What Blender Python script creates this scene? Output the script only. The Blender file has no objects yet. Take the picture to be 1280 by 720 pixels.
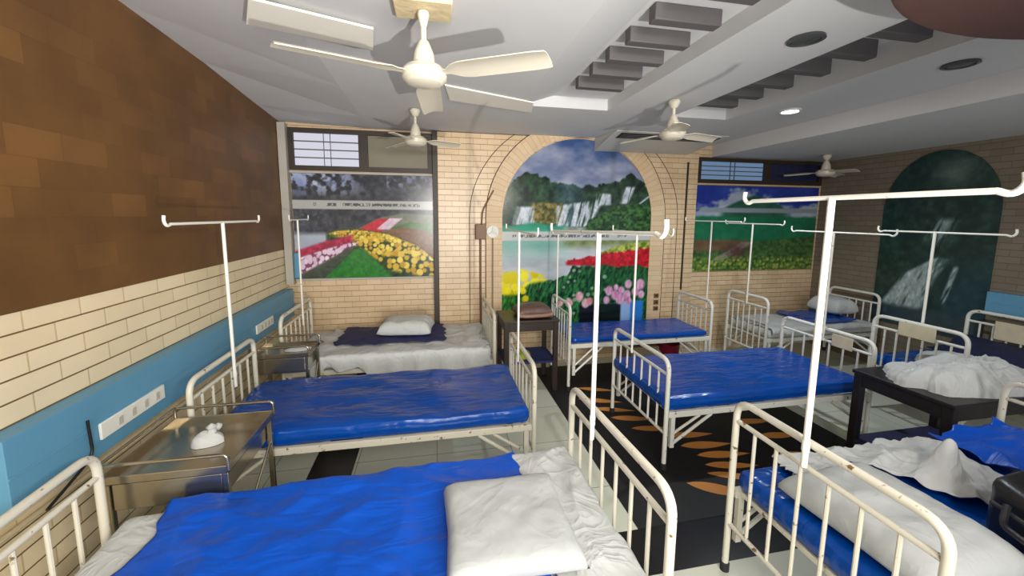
import bpy, bmesh, math, random
import numpy as np
from mathutils import Vector, Matrix, noise

random.seed(4)
S = bpy.context.scene
COL = S.collection
PI = math.pi

# ------------------------------------------------------------------ camera
cam = bpy.data.cameras.new('camera')
cam.sensor_width = 36.0
cam.lens = 36.0 * 493.0 / 1280.0
cam.shift_y = -30.0 / 1280.0
cam.clip_start = 0.02
camo = bpy.data.objects.new('camera', cam)
COL.objects.link(camo)
RX = Vector((0.980877, -0.194476, 0.007754))
DN = Vector((-0.016266, -0.121606, -0.992445))
FW = Vector((0.193950, 0.973340, -0.122444))
m = Matrix((( RX.x, -DN.x, -FW.x, 0.0), (RX.y, -DN.y, -FW.y, 0.0), (RX.z, -DN.z, -FW.z, 1.9), (0, 0, 0, 1)))
camo.matrix_world = m
S.camera = camo

# ------------------------------------------------------------------ light and exposure
S.view_settings.view_transform = 'Standard'
S.view_settings.look = 'None'
S.view_settings.gamma = 1.0
S.view_settings.exposure = 0.0
S.view_settings.use_curve_mapping = False

W = bpy.data.worlds.new('world')
S.world = W
W.use_nodes = True
W.node_tree.nodes['Background'].inputs[0].default_value = (0.90, 0.93, 1.0, 1)
W.node_tree.nodes['Background'].inputs[1].default_value = 0.62


def lamp(name, kind, loc, energy, color, target=None, **kw):
    d = bpy.data.lights.new(name, kind)
    d.energy = energy
    d.color = color
    for k, v in kw.items():
        setattr(d, k, v)
    o = bpy.data.objects.new(name, d)
    COL.objects.link(o)
    o.location = loc
    if target is not None:
        o.rotation_euler = (Vector(target) - Vector(loc)).to_track_quat('-Z', 'Y').to_euler()
    return o


# warm fill light added behind the camera, stands for no known fitting
lamp('rear_fill', 'AREA', (0.55, -1.0, 2.3), 48, (1.0, 0.95, 0.87), (-0.9, 3.0, 1.2), shape='RECTANGLE', size=1.2, size_y=0.25)
lamp('left_wall_fill', 'AREA', (1.3, -0.3, 2.35), 42, (1.0, 0.95, 0.86), (-1.65, 2.6, 1.1), shape='RECTANGLE', size=1.2, size_y=0.2)  # added fill, aimed across the room to brighten the left wall
# big soft fill added far behind the camera to even out the room
lamp('far_rear_fill', 'AREA', (0.25, -4.0, 1.7), 150, (1.0, 0.97, 0.93), (-0.4, 4.0, 1.5), shape='RECTANGLE', size=1.2, size_y=1.8)
# lamp below the fan height that throws the blade shadows up on the ceiling
lamp('uplight', 'SPOT', (0.93, -1.25, 0.95), 480, (1.0, 0.97, 0.93), (0.2, 2.2, 2.95), spot_size=1.35, spot_blend=0.8, shadow_soft_size=0.03)
# lit downlight of the false ceiling
lamp('downlight_lamp', 'SPOT', (3.21, 3.18, 2.845), 110, (0.85, 0.93, 1.0), (3.21, 3.18, 0), spot_size=2.7, spot_blend=0.6, shadow_soft_size=0.06)


# ------------------------------------------------------------------ materials
def lin(c):
    c = np.asarray(c, dtype=float) / 255.0
    return np.where(c <= 0.04045, c / 12.92, ((c + 0.055) / 1.055) ** 2.4)


def rgb(r, g, b):
    l = lin((r, g, b))
    return (float(l[0]), float(l[1]), float(l[2]), 1.0)


class NT:
    def __init__(self, name):
        self.m = bpy.data.materials.new(name)
        self.m.use_nodes = True
        self.t = self.m.node_tree
        self.b = self.t.nodes['Principled BSDF']

    def n(self, typ, **kw):
        x = self.t.nodes.new(typ)
        for k, v in kw.items():
            if k in x.inputs:
                x.inputs[k].default_value = v
            else:
                setattr(x, k, v)
        return x

    def l(self, a, b):
        self.t.links.new(a, b)


def plain(name, col, rough=0.5, metal=0.0, var=0.08, scale=6.0, bump=0.0, bscale=40.0, coat=0.0, spec=0.5):
    q = NT(name)
    q.b.inputs['Roughness'].default_value = rough
    q.b.inputs['Metallic'].default_value = metal
    q.b.inputs['Specular IOR Level'].default_value = spec
    if coat:
        q.b.inputs['Coat Weight'].default_value = coat
        q.b.inputs['Coat Roughness'].default_value = 0.12
    tc = q.n('ShaderNodeTexCoord')
    nz = q.n('ShaderNodeTexNoise', Scale=scale, Detail=5.0)
    q.l(tc.outputs['Object'], nz.inputs['Vector'])
    mx = q.n('ShaderNodeMix', data_type='RGBA')
    c = np.array(col[:3])
    mx.inputs[6].default_value = tuple(c * (1 - var)) + (1,)
    mx.inputs[7].default_value = tuple(np.clip(c * (1 + var), 0, 1)) + (1,)
    q.l(nz.outputs['Fac'], mx.inputs[0])
    q.l(mx.outputs[2], q.b.inputs['Base Color'])
    if bump:
        n2 = q.n('ShaderNodeTexNoise', Scale=bscale, Detail=4.0)
        q.l(tc.outputs['Object'], n2.inputs['Vector'])
        bp = q.n('ShaderNodeBump', Strength=bump, Distance=0.01)
        q.l(n2.outputs['Fac'], bp.inputs['Height'])
        q.l(bp.outputs['Normal'], q.b.inputs['Normal'])
    return q.m


def enamel(name, col, chip, amt=0.36):
    """painted tube steel with worn rusty specks"""
    q = NT(name)
    tc = q.n('ShaderNodeTexCoord')
    nz = q.n('ShaderNodeTexNoise', Scale=26.0, Detail=6.0)
    q.l(tc.outputs['Object'], nz.inputs['Vector'])
    rp = q.n('ShaderNodeValToRGB')
    rp.color_ramp.elements[0].position = amt - 0.05
    rp.color_ramp.elements[0].color = chip
    rp.color_ramp.elements[1].position = amt
    rp.color_ramp.elements[1].color = col
    q.l(nz.outputs['Fac'], rp.inputs[0])
    q.l(rp.outputs[0], q.b.inputs['Base Color'])
    q.b.inputs['Roughness'].default_value = 0.35
    return q.m


def brickmat(name, axes, bw, bh, c1, c2, mort, msize=0.006, off=(0, 0), rough=0.5, bias=0.0, noise_amt=0.25, uv=False, bump=0.35, hline=None):
    q = NT(name)
    tc = q.n('ShaderNodeTexCoord')
    if uv:
        vec = tc.outputs['UV']
    else:
        sp = q.n('ShaderNodeSeparateXYZ')
        q.l(tc.outputs['Object'], sp.inputs[0])
        cb = q.n('ShaderNodeCombineXYZ')
        a1 = q.n('ShaderNodeMath', operation='ADD')
        a1.inputs[1].default_value = off[0]
        a2 = q.n('ShaderNodeMath', operation='ADD')
        a2.inputs[1].default_value = off[1]
        q.l(sp.outputs[axes[0]], a1.inputs[0])
        q.l(sp.outputs[axes[1]], a2.inputs[0])
        q.l(a1.outputs[0], cb.inputs[0])
        q.l(a2.outputs[0], cb.inputs[1])
        vec = cb.outputs[0]
    br = q.n('ShaderNodeTexBrick')
    br.inputs['Scale'].default_value = 1.0
    br.inputs['Brick Width'].default_value = bw
    br.inputs['Row Height'].default_value = bh
    br.inputs['Mortar Size'].default_value = msize
    br.inputs['Mortar Smooth'].default_value = 0.2
    br.inputs['Bias'].default_value = bias
    br.inputs['Color1'].default_value = c1
    br.inputs['Color2'].default_value = c2
    br.inputs['Mortar'].default_value = mort
    q.l(vec, br.inputs['Vector'])
    nz = q.n('ShaderNodeTexNoise', Scale=3.0, Detail=6.0)
    q.l(tc.outputs['Object'], nz.inputs['Vector'])
    hs = q.n('ShaderNodeMix', data_type='RGBA', blend_type='MULTIPLY')
    hs.inputs[0].default_value = noise_amt * 2
    rp = q.n('ShaderNodeValToRGB')
    rp.color_ramp.elements[0].position = 0.3
    rp.color_ramp.elements[0].color = (0.45, 0.45, 0.45, 1)
    rp.color_ramp.elements[1].position = 0.65
    rp.color_ramp.elements[1].color = (1, 1, 1, 1)
    q.l(nz.outputs['Fac'], rp.inputs[0])
    colsock = br.outputs['Color']
    if hline:
        s2 = q.n('ShaderNodeSeparateXYZ')
        q.l(vec, s2.inputs[0])
        dv = q.n('ShaderNodeMath', operation='DIVIDE')
        dv.inputs[1].default_value = bh
        q.l(s2.outputs[1], dv.inputs[0])
        fr_ = q.n('ShaderNodeMath', operation='FRACT')
        q.l(dv.outputs[0], fr_.inputs[0])
        pp = q.n('ShaderNodeMath', operation='PINGPONG')
        pp.inputs[1].default_value = 0.5
        q.l(fr_.outputs[0], pp.inputs[0])
        lt = q.n('ShaderNodeMath', operation='LESS_THAN')
        lt.inputs[1].default_value = hline[1] / bh
        q.l(pp.outputs[0], lt.inputs[0])
        hm = q.n('ShaderNodeMix', data_type='RGBA')
        hm.inputs[7].default_value = hline[0]
        q.l(br.outputs['Color'], hm.inputs[6])
        q.l(lt.outputs[0], hm.inputs[0])
        colsock = hm.outputs[2]
    q.l(colsock, hs.inputs[6])
    q.l(rp.outputs[0], hs.inputs[7])
    q.l(hs.outputs[2], q.b.inputs['Base Color'])
    q.b.inputs['Roughness'].default_value = rough
    bp = q.n('ShaderNodeBump', Strength=bump, Distance=0.006, invert=True)
    q.l(br.outputs['Fac'], bp.inputs['Height'])
    q.l(bp.outputs['Normal'], q.b.inputs['Normal'])
    return q.m


def emit(name, col, strength):
    q = NT(name)
    q.b.inputs['Base Color'].default_value = (0, 0, 0, 1)
    q.b.inputs['Emission Color'].default_value = col
    q.b.inputs['Emission Strength'].default_value = strength
    return q.m


def paintmat(name, rough=0.12):
    q = NT(name)
    at = q.n('ShaderNodeVertexColor')
    at.layer_name = 'print'
    q.l(at.outputs['Color'], q.b.inputs['Base Color'])
    q.b.inputs['Roughness'].default_value = rough
    q.b.inputs['Specular IOR Level'].default_value = 0.5
    return q.m


def rexine(name, col, rough=0.22, var=0.25):
    q = NT(name)
    tc = q.n('ShaderNodeTexCoord')
    nz = q.n('ShaderNodeTexNoise', Scale=3.0, Detail=3.0)
    q.l(tc.outputs['Object'], nz.inputs['Vector'])
    mx = q.n('ShaderNodeMix', data_type='RGBA')
    c = np.array(col[:3])
    mx.inputs[6].default_value = tuple(c * (1 - var)) + (1,)
    mx.inputs[7].default_value = tuple(c * (1 + var)) + (1,)
    q.l(nz.outputs['Fac'], mx.inputs[0])
    q.l(mx.outputs[2], q.b.inputs['Base Color'])
    q.b.inputs['Roughness'].default_value = rough
    q.b.inputs['Specular IOR Level'].default_value = 0.4
    wv = q.n('ShaderNodeTexNoise', Scale=3.2, Detail=2.0, Distortion=1.2)
    mp = q.n('ShaderNodeMapping')
    mp.inputs['Scale'].default_value = (1.0, 3.4, 1.0)
    mp.inputs['Rotation'].default_value = (0, 0, 0.6)
    q.l(tc.outputs['Object'], mp.inputs[0])
    q.l(mp.outputs[0], wv.inputs['Vector'])
    bp = q.n('ShaderNodeBump', Strength=0.32, Distance=0.04)
    q.l(wv.outputs['Fac'], bp.inputs['Height'])
    q.l(bp.outputs['Normal'], q.b.inputs['Normal'])
    return q.m


M = {}
M['cream'] = enamel('cream_enamel', rgb(216, 211, 194), rgb(120, 92, 60), 0.36)
M['white_enamel'] = enamel('white_enamel', rgb(225, 225, 215), rgb(110, 100, 85), 0.35)
M['pole'] = enamel('pole_paint', rgb(238, 236, 225), rgb(150, 140, 120), 0.30)
M['blue'] = rexine('blue_rexine', rgb(0, 70, 160))
M['bright_blue'] = rexine('bright_blue_rexine', rgb(0, 82, 198), 0.3, 0.15)
M['navy'] = plain('navy_cloth', rgb(30, 36, 88), 0.7, var=0.2, bump=0.2)
M['dark_navy'] = plain('dark_navy_cloth', rgb(30, 34, 70), 0.8, var=0.15)


def cotton(name, col, strength=0.5):
    q = NT(name)
    tc = q.n('ShaderNodeTexCoord')
    nz = q.n('ShaderNodeTexNoise', Scale=4.0, Detail=2.5, Distortion=2.2)
    q.l(tc.outputs['Object'], nz.inputs['Vector'])
    m1 = q.n('ShaderNodeMath', operation='SUBTRACT')
    m1.inputs[1].default_value = 0.5
    q.l(nz.outputs['Fac'], m1.inputs[0])
    m2 = q.n('ShaderNodeMath', operation='ABSOLUTE')
    q.l(m1.outputs[0], m2.inputs[0])
    m3 = q.n('ShaderNodeMath', operation='POWER')
    m3.inputs[1].default_value = 0.6
    q.l(m2.outputs[0], m3.inputs[0])
    bp = q.n('ShaderNodeBump', Strength=strength, Distance=0.035, invert=True)
    q.l(m3.outputs[0], bp.inputs['Height'])
    q.l(bp.outputs['Normal'], q.b.inputs['Normal'])
    q.b.inputs['Base Color'].default_value = col
    q.b.inputs['Roughness'].default_value = 0.8
    q.b.inputs['Specular IOR Level'].default_value = 0.25
    return q.m


M['white'] = cotton('white_cotton', rgb(202, 204, 202), 0.36)
M['pillow'] = cotton('pillow_cotton', rgb(182, 185, 184), 0.13)
M['steel'] = plain('stainless', rgb(170, 162, 145), 0.22, 0.95, var=0.15)
M['black'] = plain('black_plastic', rgb(22, 22, 26), 0.35, var=0.2, bump=0.1)
M['grey_strap'] = plain('silver_piping', rgb(170, 172, 176), 0.35, var=0.1)
M['dark_wood'] = plain('dark_wood', rgb(52, 40, 34), 0.4, var=0.3, scale=12)
M['black_paint'] = plain('black_paint', rgb(30, 27, 30), 0.4, var=0.2)
M['ceiling'] = plain('ceiling_paint', rgb(208, 208, 208), 0.8, var=0.06, scale=1.6, bump=0.05, bscale=8)
M['joist'] = plain('joist_paint', rgb(92, 88, 89), 0.7, var=0.12)
M['maroon'] = plain('maroon_paint', rgb(96, 66, 60), 0.55, var=0.12, scale=2)
M['fan'] = plain('fan_cream', rgb(214, 207, 188), 0.35, var=0.04)
M['batten'] = plain('cream_board', rgb(246, 242, 230), 0.6, var=0.05)
M['frame'] = plain('brown_frame', rgb(52, 40, 30), 0.5, var=0.2)
M['board'] = plain('pane_board', rgb(128, 122, 104), 0.6, var=0.12, scale=3)
M['trim_grey'] = plain('grey_casing', rgb(176, 172, 160), 0.6, var=0.08)
M['trunk'] = plain('blue_panel', rgb(92, 150, 182), 0.45, var=0.1, scale=2.5)
M['plate'] = plain('white_plate', rgb(232, 232, 222), 0.35, var=0.03)
M['switch'] = plain('switch_grey', rgb(190, 188, 176), 0.35, var=0.03)
M['tan'] = plain('tan_board', rgb(150, 132, 104), 0.7, var=0.1)
M['red'] = plain('maroon_plastic', rgb(128, 22, 48), 0.4, var=0.12)
M['leather'] = plain('brown_leather', rgb(96, 70, 60), 0.45, var=0.2, bump=0.2, bscale=10)
M['pinkish'] = plain('pinkish_leather', rgb(150, 112, 98), 0.45, var=0.15, bump=0.2, bscale=10)
M['lime'] = plain('lime_cloth', rgb(150, 160, 50), 0.8, var=0.2)
M['ac'] = plain('ac_plastic', rgb(190, 188, 180), 0.45, var=0.04)
M['dark'] = plain('dark_slot', rgb(40, 42, 42), 0.6, var=0.2)
M['lens'] = plain('dark_lens', rgb(70, 72, 76), 0.25, var=0.1)
M['brown_box'] = plain('brown_bakelite', rgb(120, 84, 58), 0.5, var=0.1)
M['clear'] = plain('pale_plastic', rgb(200, 200, 190), 0.25, var=0.15, scale=30)
M['card'] = plain('name_card', rgb(206, 196, 168), 0.6, var=0.15, scale=14)
M['plaster'] = plain('rough_plaster', rgb(214, 196, 158), 0.8, var=0.2, scale=9, bump=0.4, bscale=30)
M['rubber'] = plain('rubber', rgb(34, 34, 34), 0.7, var=0.1)
M['lit'] = emit('lit_lens', (0.92, 0.96, 1.0, 1), 14.0)
M['day'] = emit('daylit_frosted_pane', rgb(214, 214, 228), 0.95)
M['day2'] = emit('dim_daylit_pane', rgb(120, 150, 185), 0.65)
M['tile_left'] = brickmat('tile_left', (1, 2), 0.27, 0.0885, rgb(240, 222, 186), rgb(230, 212, 174), rgb(206, 184, 142), 0.004, (0.1, 0.0), 0.4, noise_amt=0.08, hline=(rgb(112, 84, 50), 0.0032))
M['brick_brown'] = brickmat('brick_brown', (1, 2), 0.25, 0.125, rgb(104, 70, 33), rgb(132, 91, 47), rgb(98, 66, 32), 0.0015, (0.05, 0.0), 0.5, bias=-0.45, noise_amt=0.26, bump=0.12)
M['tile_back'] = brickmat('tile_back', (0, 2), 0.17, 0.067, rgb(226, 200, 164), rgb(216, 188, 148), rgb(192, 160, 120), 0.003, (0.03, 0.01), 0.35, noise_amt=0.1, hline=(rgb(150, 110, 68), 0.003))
M['tile_right_shaded'] = brickmat('tile_right_shaded', (1, 2), 0.17, 0.067, rgb(132, 121, 105), rgb(122, 111, 95), rgb(106, 95, 79), 0.003, (0.03, 0.01), 0.45, noise_amt=0.1, hline=(rgb(100, 86, 66), 0.003))  # tile colour darkened to carry the low light on the right wall
M['tile_arch'] = brickmat('tile_arch', (0, 2), 0.26, 0.067, rgb(224, 198, 162), rgb(214, 186, 146), rgb(196, 164, 124), 0.002, uv=True, noise_amt=0.1, hline=(rgb(186, 150, 108), 0.002))
M['mural'] = paintmat('glossy_print', 0.2)
M['mural_dull'] = paintmat('dull_print', 0.35)


def floor_mat():
    q = NT('floor_marble')
    tc = q.n('ShaderNodeTexCoord')
    br = q.n('ShaderNodeTexBrick')
    br.offset = 0.0
    br.inputs['Scale'].default_value = 1.0
    br.inputs['Brick Width'].default_value = 0.6
    br.inputs['Row Height'].default_value = 0.6
    br.inputs['Mortar Size'].default_value = 0.0025
    br.inputs['Color1'].default_value = rgb(222, 224, 206)
    br.inputs['Color2'].default_value = rgb(214, 216, 198)
    br.inputs['Mortar'].default_value = rgb(120, 118, 106)
    q.l(tc.outputs['Object'], br.inputs['Vector'])
    nz = q.n('ShaderNodeTexNoise', Scale=4.0, Detail=8.0, Distortion=1.0)
    q.l(tc.outputs['Object'], nz.inputs['Vector'])
    mx = q.n('ShaderNodeMix', data_type='RGBA', blend_type='MULTIPLY')
    mx.inputs[0].default_value = 0.12
    q.l(br.outputs['Color'], mx.inputs[6])
    q.l(nz.outputs['Color'], mx.inputs[7])
    q.l(mx.outputs[2], q.b.inputs['Base Color'])
    q.b.inputs['Roughness'].default_value = 0.22
    return q.m


M['floor'] = floor_mat()
M['black_tile'] = plain('black_tile', rgb(20, 19, 20), 0.25, var=0.2)
M['mat_black'] = plain('mat_black', rgb(20, 20, 22), 0.6, var=0.2)
M['mat_orange'] = plain('mat_orange', rgb(214, 142, 66), 0.6, var=0.15)


# ------------------------------------------------------------------ mesh helpers
class MB:
    def __init__(self):
        self.v, self.f, self.mi = [], [], []

    def face(self, idx, mi=0):
        self.f.append(tuple(idx))
        self.mi.append(mi)

    def box(self, x0, x1, y0, y1, z0, z1, mi=0, rot=0.0, piv=None):
        b = len(self.v)
        pts = [(x0, y0, z0), (x1, y0, z0), (x1, y1, z0), (x0, y1, z0), (x0, y0, z1), (x1, y0, z1), (x1, y1, z1), (x0, y1, z1)]
        if rot:
            cx, cy = piv if piv else ((x0 + x1) / 2, (y0 + y1) / 2)
            c, s = math.cos(rot), math.sin(rot)
            pts = [(cx + (x - cx) * c - (y - cy) * s, cy + (x - cx) * s + (y - cy) * c, z) for x, y, z in pts]
        self.v += pts
        for q in ((0, 3, 2, 1), (4, 5, 6, 7), (0, 1, 5, 4), (1, 2, 6, 5), (2, 3, 7, 6), (3, 0, 4, 7)):
            self.face([b + i for i in q], mi)
        return self

    def tube(self, pts, r, n=10, mi=0):
        pts = [Vector(p) for p in pts]
        rings = []
        t = (pts[1] - pts[0]).normalized()
        up = Vector((0, 0, 1)) if abs(t.z) < 0.9 else Vector((1, 0, 0))
        a = t.cross(up).normalized()
        for i, p in enumerate(pts):
            if i == 0:
                t = (pts[1] - pts[0]).normalized()
            elif i == len(pts) - 1:
                t = (pts[-1] - pts[-2]).normalized()
            else:
                t = ((pts[i + 1] - p).normalized() + (p - pts[i - 1]).normalized()).normalized()
            a = (a - t * a.dot(t)).normalized()
            bb = t.cross(a)
            base = len(self.v)
            for k in range(n):
                an = 2 * PI * k / n
                q = p + a * (math.cos(an) * r) + bb * (math.sin(an) * r)
                self.v.append(tuple(q))
            rings.append(base)
        for i in range(len(rings) - 1):
            for k in range(n):
                k2 = (k + 1) % n
                self.face((rings[i] + k, rings[i] + k2, rings[i + 1] + k2, rings[i + 1] + k), mi)
        self.face([rings[0] + k for k in reversed(range(n))], mi)
        self.face([rings[-1] + k for k in range(n)], mi)
        return self

    def lathe(self, prof, c, n=28, mi=0):
        """prof: list of (r,z); about the vertical axis through c"""
        rings = []
        for r, z in prof:
            base = len(self.v)
            for k in range(n):
                an = 2 * PI * k / n
                self.v.append((c[0] + r * math.cos(an), c[1] + r * math.sin(an), c[2] + z))
            rings.append(base)
        for i in range(len(rings) - 1):
            for k in range(n):
                k2 = (k + 1) % n
                self.face((rings[i] + k, rings[i + 1] + k, rings[i + 1] + k2, rings[i] + k2), mi)
        self.face([rings[0] + k for k in range(n)], mi)
        self.face([rings[-1] + k for k in reversed(range(n))], mi)
        return self

    def quad(self, a, b, c, d, mi=0):
        i = len(self.v)
        self.v += [tuple(a), tuple(b), tuple(c), tuple(d)]
        self.face((i, i + 1, i + 2, i + 3), mi)
        return self

    def prism(self, poly, z0, z1, mi=0):
        i = len(self.v)
        n = len(poly)
        self.v += [(x, y, z0) for x, y in poly] + [(x, y, z1) for x, y in poly]
        self.face([i + k for k in reversed(range(n))], mi)
        self.face([i + n + k for k in range(n)], mi)
        for k in range(n):
            k2 = (k + 1) % n
            self.face((i + k, i + k2, i + n + k2, i + n + k), mi)
        return self

    def build(self, name, mats, parent=None, smooth=True, bevel=0.0, solid=0.0, fix=True):
        me = bpy.data.meshes.new(name)
        me.from_pydata(self.v, [], self.f)
        if not isinstance(mats, (list, tuple)):
            mats = [mats]
        for mm in mats:
            me.materials.append(mm)
        me.polygons.foreach_set('material_index', self.mi)
        if fix:
            bm = bmesh.new()
            bm.from_mesh(me)
            bmesh.ops.recalc_face_normals(bm, faces=bm.faces)
            bm.to_mesh(me)
            bm.free()
        if smooth:
            me.polygons.foreach_set('use_smooth', [True] * len(me.polygons))
            me.set_sharp_from_angle(angle=math.radians(38))
        me.update()
        o = bpy.data.objects.new(name, me)
        COL.objects.link(o)
        if parent is not None:
            o.parent = parent
            o.matrix_parent_inverse = Matrix.Translation(-parent.location) if parent.location.length > 0 else Matrix()
        if bevel:
            bv = o.modifiers.new('bevel', 'BEVEL')
            bv.width = bevel
            bv.segments = 2
            bv.limit_method = 'ANGLE'
        if solid:
            sd = o.modifiers.new('thickness', 'SOLIDIFY')
            sd.thickness = solid
            sd.offset = 0
        return o


def rnd(pts, rad, seg=5):
    """polyline with rounded corners"""
    pts = [Vector(p) for p in pts]
    out = [pts[0]]
    for i in range(1, len(pts) - 1):
        p, a, b = pts[i], pts[i - 1], pts[i + 1]
        r = min(rad, (a - p).length * 0.49, (b - p).length * 0.49)
        s, e = p + (a - p).normalized() * r, p + (b - p).normalized() * r
        for k in range(seg + 1):
            t = k / seg
            out.append(s * (1 - t) ** 2 + p * 2 * t * (1 - t) + e * t * t)
    out.append(pts[-1])
    return out


def thing(name, label, cat, loc=(0, 0, 0), group=None):
    o = bpy.data.objects.new(name, None)
    o.empty_display_size = 0.05
    COL.objects.link(o)
    o.location = loc
    o['label'] = label
    o['category'] = cat
    if group:
        o['group'] = group
    return o


def tag(o, label, cat, group=None):
    o['label'] = label
    o['category'] = cat
    if group:
        o['group'] = group
    return o


def struct(o):
    o['kind'] = 'structure'
    return o


def fb(x, y, s, oc=3):
    return noise.fractal(Vector((x, y, s)), 1.0, 2.0, oc, noise_basis='PERLIN_ORIGINAL')


def ridg(x, y, s):
    return 1.0 - abs(noise.noise(Vector((x, y, s)))) * 2.0


def rbox(mb, x0, x1, y0, y1, z0, z1, r, step=0.03, disp=None, mi=0):
    """rounded box, gridded so it can be displaced"""
    n = [max(3, int((b - a) / step)) for a, b in ((x0, x1), (y0, y1), (z0, z1))]
    key = {}
    lo, hi = Vector((x0, y0, z0)), Vector((x1, y1, z1))

    def vid(i, j, k):
        if (i, j, k) in key:
            return key[(i, j, k)]
        p = Vector((x0 + (x1 - x0) * i / n[0], y0 + (y1 - y0) * j / n[1], z0 + (z1 - z0) * k / n[2]))
        c = Vector([min(max(p[a], lo[a] + min(r, (hi[a] - lo[a]) / 2.01)), hi[a] - min(r, (hi[a] - lo[a]) / 2.01)) for a in range(3)])
        d = p - c
        if d.length > 1e-6:
            p = c + d.normalized() * min(r, d.length) if d.length > r else p
        if disp:
            p = disp(p, k / n[2])
        mb.v.append(tuple(p))
        key[(i, j, k)] = len(mb.v) - 1
        return key[(i, j, k)]

    for k in (0, n[2]):
        for i in range(n[0]):
            for j in range(n[1]):
                q = (vid(i, j, k), vid(i + 1, j, k), vid(i + 1, j + 1, k), vid(i, j + 1, k))
                mb.face(q if k else q[::-1], mi)
    for j in (0, n[1]):
        for i in range(n[0]):
            for k in range(n[2]):
                q = (vid(i, j, k), vid(i + 1, j, k), vid(i + 1, j, k + 1), vid(i, j, k + 1))
                mb.face(q if not j else q[::-1], mi)
    for i in (0, n[0]):
        for j in range(n[1]):
            for k in range(n[2]):
                q = (vid(i, j, k), vid(i, j + 1, k), vid(i, j + 1, k + 1), vid(i, j, k + 1))
                mb.face(q if i else q[::-1], mi)
    return mb


def drape(name, mat, a0, a1, b0, b1, sup, ztop, zf, nx=70, ny=50, edge=0.03, seed=0.0, droplim=None, solid=0.004, parent=None, skew=0.0):
    """cloth lying on the support rectangle sup=(x0,x1,y0,y1) and hanging past its rim"""
    mb = MB()
    sx0, sx1, sy0, sy1 = sup
    for i in range(nx + 1):
        for j in range(ny + 1):
            u, v = i / nx, j / ny
            bb0, bb1 = (b0(u), b1(u)) if callable(b0) else (b0, b1)
            ja = edge * fb(v * 4.0, 3.1 + 2 * (u > 0.5), seed + 1) * (abs(u - 0.5) * 2) ** 4
            jb = edge * fb(u * 6.0, 7.7 + 2 * (v > 0.5), seed + 2) * (abs(v - 0.5) * 2) ** 4
            a = a0 + (a1 - a0) * u + ja + skew * (v - 0.5)
            b = bb0 + (bb1 - bb0) * v + jb
            x, y = min(max(a, sx0), sx1), min(max(b, sy0), sy1)
            d = math.hypot(a - x, b - y)
            z = ztop + zf(a, b)
            if d > 0:
                rr = 0.025
                dx, dy = (a - x) / d, (b - y) / d
                if d < rr * 1.57:
                    an = d / rr
                    x, y, z = x + dx * rr * math.sin(an), y + dy * rr * math.sin(an), z - rr * (1 - math.cos(an))
                else:
                    fold = 0.018 * math.sin((a * dy * dy + b * dx * dx) * 26 + seed) * min(1, d * 6)
                    x, y, z = x + dx * (rr + max(0, fold + 0.006)), y + dy * (rr + max(0, fold + 0.006)), z - rr - (d - rr * 1.57)
                if droplim:
                    z = max(z, droplim)
            mb.v.append((x, y, z))
    for i in range(nx):
        for j in range(ny):
            p = i * (ny + 1) + j
            mb.face((p, p + ny + 1, p + ny + 2, p + 1))
    return mb.build(name, mat, parent, solid=solid, fix=False)


def pillow_mesh(w, d, h, seed=0.0, wr=0.008, nx=30, ny=24, flat=0.25, ex=5):
    """soft pillow centred on the origin, bottom at z=0"""
    mb = MB()
    for side in (0, 1):
        for i in range(nx + 1):
            for j in range(ny + 1):
                u, v = 2 * i / nx - 1, 2 * j / ny - 1
                e = max(0.0, (1 - abs(u) ** ex)) ** 0.5 * max(0.0, (1 - abs(v) ** ex)) ** 0.5
                pin = 1 - 0.05 * (1 - abs(u)) * abs(v) ** 3 - 0.0
                pin2 = 1 - 0.05 * (1 - abs(v)) * abs(u) ** 3
                x, y = u * w / 2 * pin2, v * d / 2 * pin
                if side:
                    z = h * flat + h * (1 - flat) * e + wr * e * fb(x * 9, y * 9, seed) + wr * 0.7 * e * ridg(x * 5, y * 7, seed + 3)
                else:
                    z = h * flat * (1 - e)
                mb.v.append((x, y, z))
    o = (nx + 1) * (ny + 1)
    for i in range(nx):
        for j in range(ny):
            p = i * (ny + 1) + j
            mb.face((p, p + 1, p + ny + 2, p + ny + 1))
            mb.face((o + p, o + p + ny + 1, o + p + ny + 2, o + p + 1))
    return mb


def weld(o, dist=0.0006):
    bm = bmesh.new()
    bm.from_mesh(o.data)
    bmesh.ops.remove_doubles(bm, verts=bm.verts, dist=dist)
    bmesh.ops.recalc_face_normals(bm, faces=bm.faces)
    bm.to_mesh(o.data)
    bm.free()
    return o


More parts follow.
